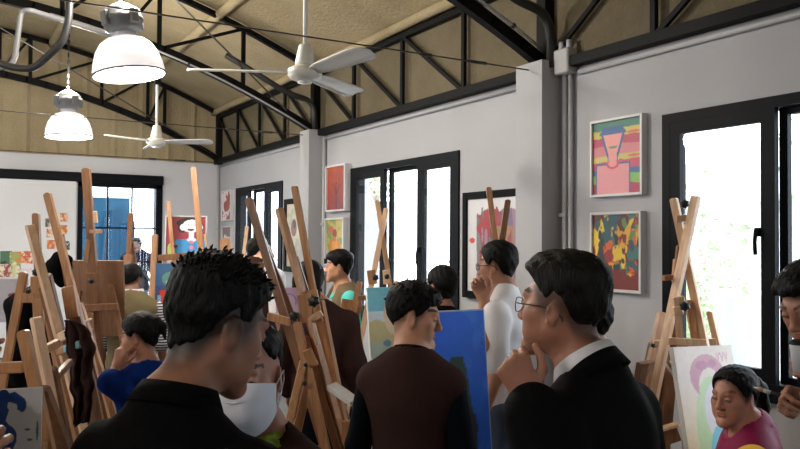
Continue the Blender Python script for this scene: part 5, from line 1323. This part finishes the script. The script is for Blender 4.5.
# smiling man in turquoise sleeves
h = Head(at(338.5, 268, 6.2), -92, .98, nod=0)
S = Person('smiling man in a turquoise shirt and khaki vest near the middle window', h, -112, (196, 142, 112), q='mid', sw=.215, bulk=1.0, fat=1.12, tint=head_tint(h, (196, 142, 112), shaved=.3))
eyes(h, S.root)
hair_mesh(h, S.root, top=.030, side=.012, front=-.028, noise=.002, seed=7, hf=.007, fringe=.008, fat=1.12)
S.top('shirt', M_TEALT, sleeve=1.2, grow=.016, hem=-.62, neck=.07, nz=.03)
S.top('vest', M_KHAKI, sleeve=0, grow=.040, hem=-.64, neck=.085, nz=.0, ndrop=.05, scoop=.06, shoulder=.76)
S.bottoms(M_DARKTR)

# person in brown seen from behind
h = Head(at(310, 283, 5.0), 12, .98)
S = Person('long dark-haired person in a brown top, back turned, behind the big middle easel', h, 8, (180, 130, 106), q='mid', sw=.20, bulk=1.15, lean=(0, .08))
hair_mesh(h, S.root, top=.026, side=.020, front=-.02, noise=.003, seed=9, hf=.007, long_=.05)
S.top('shirt', M_BROWNV, sleeve=1.9, grow=.026, hem=-.75, neck=.066, nz=.03, amp=.006)
ring_collar(S.root, 'collar', M_SHIRTW, S.P(0, 0, .055), S.z, S.f, .068, .074, .02)
S.bottoms(M_DARKTR)

# man in a dark vest with white sleeves by the far window
h = Head(at(261, 254, 6.6), 78, .98)
S = Person('black-haired man in a dark brown vest with white sleeves before the far window', h, 40, (214, 164, 140), q='mid', sw=.22, nd=.12)
eyes(h, S.root)
hair_mesh(h, S.root, top=.026, side=.016, front=-.01, noise=.0025, seed=10, hf=.008)
S.top('shirt', M_WHITET, sleeve=.95, grow=.020, hem=-.62, neck=.068, nz=.035)
S.top('vest', M_BROWNV, sleeve=0, grow=.034, hem=-.66, neck=.082, nz=.01, ndrop=.04, shoulder=.74)
S.bottoms(M_DARKTR)

# silhouetted person at the middle window
h = Head(at(441.5, 287, 5.6), -30, 1.02)
S = Person('person with a round black haircut and black top, silhouetted at the middle window', h, -10, (150, 104, 84), q='mid', sw=.18, bulk=1.05)
hair_mesh(h, S.root, top=.032, side=.028, front=-.035, nape=-.02, noise=.003, seed=11, hf=.007)
S.top('shirt', M_BLACKT, sleeve=1.5, grow=.02, hem=-.62, neck=.066, nz=.03)
S.bottoms(M_DARKTR)

# person outside the glazed door
h = Head(at(136.5, 245.5, 13.9), 176, 1.0)
S = Person('person in a navy T-shirt with a white chest mark, outside the glazed door', h, 190, (100, 76, 68), q='lo', sw=.23, bulk=1.25, nd=.14)
eyes(h, S.root)
hair_mesh(h, S.root, top=.024, side=.014, front=-.02, noise=.002, seed=12, hf=.011)
sh = S.top('shirt', cloth_m('navy_cotton', (12, 16, 32), .9), sleeve=.85, grow=.02, hem=-.64, neck=.068, nz=.03, h=.016)
c = S.P(-.075, .155, -.15); q = MB()
q.obox(c, S.r*.05, S.z*.012, S.f*.004); q.obox(c-S.z*.035-S.r*.01, S.r*.035, S.z*.01, S.f*.004); q.obox(c+S.r*.035+S.z*.03, S.r*.012, S.z*.03, S.f*.004); q.build('chest_print', M_WHITET, sh)
c = S.P(.13, .13, -.16); q = MB()
for k in range(4): q.obox(c+S.r*(k*.03-.05), S.r*.008, S.z*.02, S.f*.02)
q.build('chest_print', M_WHITET, sh)
S.bottoms(M_JEANS)

# man in the straw vest with striped sleeve
h = Head(at(131, 280, 5.75), 5, .86, nod=20)
S = Person('man in a straw-coloured vest with a striped sleeve and white collar, back turned', h, 4, (140, 98, 78), q='mid', sw=.20, bulk=1.12, lean=(0, .03), arms={'R': {}})
hair_mesh(h, S.root, top=.020, side=.014, front=.0, noise=.002, seed=13, hf=.008, m=M_HAIRB)
S.top('shirt', M_STRIPE, sleeve=.95, grow=.020, hem=-.62, neck=.068, nz=.03)
S.top('vest', M_YKHAKI, sleeve=0, grow=.036, hem=-.66, neck=.080, nz=.02, ndrop=.02, shoulder=1.0)
ring_collar(S.root, 'collar', M_SHIRTW, S.P(0, 0, .055), S.z, S.f, .070, .088, .04)
S.bottoms(M_DARKTR)

# girl in blue, chin on her hand, seated
STOOLS = []
h = Head(at(140, 338, 3.75), -84, .88, nod=12)
lh = dict(f=UP*.85+RT*.25+FW*.1, side=RT*.6-UP*.3-FW*.2, palm=RT*.8, s=.85, curls=[(1.0, 1.0, .6)]*4, thumb=(.4, .4))
S = Person('girl in a blue T-shirt with tied-up black hair, chin resting on her hand', h, -50, (170, 120, 98), scale=.9, q='hi', seated=True, ts=.74, sw=.17, lean=(.02, 0), arms={'L': dict(elbow=at(109, 380, 3.55), wrist=at(117, 366, 3.62), hand=lh)}, tint=head_tint(h, (170, 120, 98), shaved=.7))
eyes(h, S.root)
hair_mesh(h, S.root, top=.018, side=.013, front=-.02, noise=.002, seed=14, hf=.006, bun=((0, -.105, .065), (.038, .034, .038)), tail=([(0, -.10, .065), (.01, -.135, .04), (.012, -.135, -.03)], [.02, .022, .008]))
q = MB(); q.lathe([(.030*.9, -.006), (.036*.9, 0), (.030*.9, .006)], h.w(0, -.088, .06), h.f, 16); q.build('hair_band', mat('pale_hair_band', (.55, .5, .5), .6), S.root)
S.top('shirt', M_BLUET, sleeve=.85, grow=.022, hem=-.6, neck=.068, nz=.03, amp=.005)
S.bottoms(M_DARKTR); STOOLS.append((S, 'low wooden stool under the girl in blue'))

# girl in maroon, seated, ponytail
h = Head(at(734, 398, 3.02), -120, .88, nod=4)
S = Person('girl in a maroon dress with yellow sleeves and a long black ponytail', h, -74, (176, 122, 100), scale=.9, q='hi', seated=True, ts=.88, sw=.175, lean=(.02, 0), nd=.155, bulk=1.05, tint=head_tint(h, (176, 122, 100), shaved=.7, brow=.55), fat=1.1, arms={'L': dict(elbow=at(734, 498, 2.8), wrist=at(706, 516, 2.88)), 'R': dict(elbow=at(744, 490, 3.36), wrist=at(715, 500, 3.3))})
eyes(h, S.root)
hair_mesh(h, S.root, temple=.0, top=.018, side=.013, front=-.004, noise=.0018, seed=15, hf=.0045, fat=1.1, tail=([(0, -.108, .035), (0, -.15, .045), (.005, -.19, .01), (.0, -.20, -.07), (.0, -.195, -.15), (-.005, -.225, -.21)], [.022, .028, .032, .028, .020, .006]))
q = MB(); q.lathe([(.020, -.008), (.028, 0), (.020, .008)], h.w(0, -.122, .042), h.f, 16); q.build('hair_band', M_BLACKT, S.root)
S.top('shirt', M_YELLOW, sleeve=.5, grow=.010, hem=-.5, neck=.07, nz=-.03, wide=.02, puff=.014)
S.top('dress', M_MAROON, sleeve=0, shoulder=.97, grow=.030, hem=-.62, neck=.075, nz=.0, ndrop=.03, wide=.02, amp=.005, skirt=False)
S.bottoms(M_MAROON, 'skirt'); STOOLS.append((S, 'low wooden stool under the girl in maroon'))

# man at the right edge, holding a cup and a brush
h = Head(at(814, 306, 2.35), -112, .98, nod=26)
cup_c = at(797, 357, 2.22); br_c = at(790, 400, 2.2)
ch = dict(f=-RT*.75+UP*.1-FW*.3, side=UP*.9-RT*.1, palm=-FW*.3+RT*.3, s=.95, curls=[(.75, .8, .5)]*4, thumb=(.3, .4))
bh = dict(f=-RT*.8+UP*.15-FW*.1, side=UP*.8-FW*.4, palm=-UP*.5-FW*.3, s=.95, curls=[(.9, 1.1, .6)]*4, thumb=(.6, .7))
S = Person('black-haired man at the right edge looking down, holding a cup and a brush', h, -100, lean=(.14, 0), rgb=(150, 104, 84), q='hi', sw=.19, arms={'R': dict(elbow=at(850, 440, 2.55), wrist=at(816, 366, 2.28), hand=ch), 'L': dict(elbow=at(872, 450, 2.15), wrist=at(812, 402, 2.2), hand=bh)})
eyes(h, S.root)
hair_mesh(h, S.root, top=.022, side=.012, front=-.02, noise=.002, seed=16, fringe=.010, lift=.006)
S.top('shirt', M_BLACKT, sleeve=1.4, grow=.018, hem=-.62, neck=.068, nz=.03)
S.bottoms(M_DARKTR)
t = thing('cup', at(800, 366, 2.2), 'pale cup in the hand of the man at the right edge', 'cup')
MB().lathe([(.001, 0), (.026, 0), (.034, .075), (.036, .078), (.033, .078), (.025, .005), (.001, .005)], at(803, 372, 2.19), (0, 0, 1), 24).build('cup_body', mat('pale_cup', (.62, .62, .64), .4), t)
MB().lathe([(.037, 0), (.037, .008), (.030, .012), (.001, .013)], at(803, 372, 2.19)+V((0, 0, .077)), (0, 0, 1), 24).build('lid', M_BLACK, t)
t = thing('paint_brush', at(775, 394, 2.2), 'dark paint brush held by the man at the right edge, behind the ponytail', 'paint brush')
a, b = at(758, 388.5, 2.22), at(800, 402, 2.15); d = (b-a).normalized()
MB().tube([a+d*.035, a+d*.08, b], [.006, .0085, .006], 8).build('handle', M_BLACK, t); MB().tube([a+d*.015, a+d*.05], [.006, .006], 8).build('ferrule', M_CONDUIT, t); MB().tube([a-d*.012, a+d*.006, a+d*.018], [.001, .0065, .005], 8).build('bristles', M_OAKL, t)

# person at the left edge, mostly outside the frame
h = Head(at(-95, 262, 1.75), 60, .98, nod=20)
rh2 = dict(f=RT*.9+UP*.1+FW*.2, side=UP*.8, palm=FW*.8-UP*.2, s=.95, curls=[(.5, .7, .5)]*4, thumb=(.3, .4))
lh2 = dict(f=RT*.75+UP*.45+FW*.2, side=UP*.7-RT*.4, palm=FW*.8, s=1.0, curls=[(.5, .8, .5), (.6, .9, .5), (.7, .9, .5), (.8, .9, .5)], thumb=(.3, .4))
S = Person('person at the left edge of whom only a dark sleeve and fingers show', h, 70, (172, 122, 98), q='hi', sw=.19, arms={'R': dict(elbow=at(-110, 352, 1.62), wrist=at(-68, 356, 1.78), hand=rh2), 'L': dict(elbow=at(-150, 500, 1.3), wrist=at(-74, 494, 1.28), hand=lh2)})
hair_mesh(h, S.root, top=.026, side=.014, seed=17, hf=.008)
S.top('shirt', M_BLACKT, sleeve=2.0, grow=.018, hem=-.62, neck=.068, nz=.03)
S.bottoms(M_DARKTR)

# someone almost hidden behind the suit
h = Head(at(589, 322, 3.6), -50, .92)
S = Person('dark-haired person almost hidden behind the man in the black suit', h, -60, (160, 112, 90), q='mid', sw=.165)
hair_mesh(h, S.root, top=.022, side=.016, front=-.02, seed=19, hf=.007)
S.top('shirt', M_BLACKT, sleeve=1.5, grow=.018, hem=-.62, neck=.066, nz=.02)
S.bottoms(M_DARKTR)

# stools for the seated girls
for S, lb in STOOLS:
    hz = min(l[0].z for l in S.legs)-.10*S.ts; c = S.P(0, -.01, 0); c = V((c.x, c.y, 0)); t = thing('stool', c, lb, 'stool', 'low wooden stools')
    MB().lathe([(.001, hz-.035), (.15, hz-.035), (.16, hz-.025), (.16, hz-.008), (.15, hz), (.001, hz)], c, seg=28).build('seat', M_OAKD, t)
    for k in range(4):
        a = k*PI/2+.6; d = V((math.cos(a), math.sin(a), 0)); MB().tube([c+d*.11+V((0, 0, hz-.03)), c+d*.16], [.016, .014], 8).build('leg', M_OAKD, t)

# ------------------------------------------------------------------ cloths and bags on the easels
def cloth_blob(name, label, cat, chains, m, hh=.012, amp=.01, sc=1.6, tag_parts=()):
    B = Blob(); c0 = chains[0][0][0]
    for pts, rs in chains: B.chain(pts, rs, .05)
    P, Q = B.mesh([], hh, hh, folds(amp, sc)); t = np_mesh(name, P, Q, m, None); set_origin(t, c0); return tag(t, label, cat)
def drape(name, label, cat, rows, d, m, nf=5, amp=.02, th=.006):
    """hanging cloth: rows of (pixel row, left, right) read at distance d, with folds in depth"""
    nu = 34; ys = np.linspace(rows[0][0], rows[-1][0], 40); L = np.interp(ys, [r[0] for r in rows], [r[1] for r in rows]); R_ = np.interp(ys, [r[0] for r in rows], [r[2] for r in rows])
    vs, fs = [], []
    for i, y in enumerate(ys):
        k = .35+.65*min(1, i/14)
        for j in range(nu):
            u = j/(nu-1); p = at(L[i]+(R_[i]-L[i])*u + 1.3*math.sin(i*.45+u*3)*(1-abs(2*u-1)*-.0) + .8*math.sin(i*.9+u*5), y + 2.5*math.sin(u*7)*(i/len(ys)), d); vs.append(p + FW*(amp*k*(math.sin(u*nf*2*PI*.5+.5*math.sin(i*.12))+.4*math.sin(u*nf*5+i*.1))))
    for i in range(len(ys)-1):
        for j in range(nu-1): a = i*nu+j; fs.append((a, a+nu, a+nu+1, a+1))
    n = len(vs); vs += [v+FW*th for v in vs]; fs += [tuple(q+n for q in f[::-1]) for f in fs[:]]
    edge = [j for j in range(nu)]+[i*nu+nu-1 for i in range(1, len(ys))]+[(len(ys)-1)*nu+j for j in range(nu-2, -1, -1)]+[i*nu for i in range(len(ys)-2, 0, -1)]
    for a, b in zip(edge, edge[1:]+edge[:1]): fs.append((a, b, b+n, a+n))
    return tag(MB().add(vs, fs, True).build(name, m, None, vs[0]), label, cat)
drape('apron', 'dark brown apron draped over the teal-stained easel', 'apron', [(320, 64, 73), (326, 63, 86), (333, 64, 92), (350, 66, 94), (372, 68, 93), (392, 71, 91), (412, 74, 91), (424, 76, 84)], 3.1, M_BROWNV)
cloth_blob('backpack', 'black bag slumped behind the level-barred easel at left', 'bag', [([at(16, 302, 4.35), at(32, 306, 4.35), at(33, 345, 4.35)], [.04, .09, .10]), ([at(26, 310, 4.35), at(30, 380, 4.35), at(34, 420, 4.4)], [.10, .12, .12])], M_BLACKT, .016, .012)
cloth_blob('black_cloth', 'black cloth with a pointed corner hung between the slanting easel posts', 'cloth', [([at(57, 257, 4.78), at(60, 266, 4.78), at(61, 281, 4.78)], [.012, .05, .03]), ([at(59, 262, 4.78), at(51, 266, 4.78), at(48.5, 268, 4.78)], [.05, .025, .01]), ([at(60, 270, 4.78), at(53, 276, 4.78)], [.045, .02]), ([at(61, 278, 4.78), at(61.5, 284, 4.78)], [.02, .008])], M_BLACKT, .01, .004)
cloth_blob('black_pouch', 'small round black pouch beside the pointed black cloth', 'pouch', [([at(67, 257.5, 4.78), at(69, 259.5, 4.78)], [.022, .025])], M_BLACKT, .01, .002)
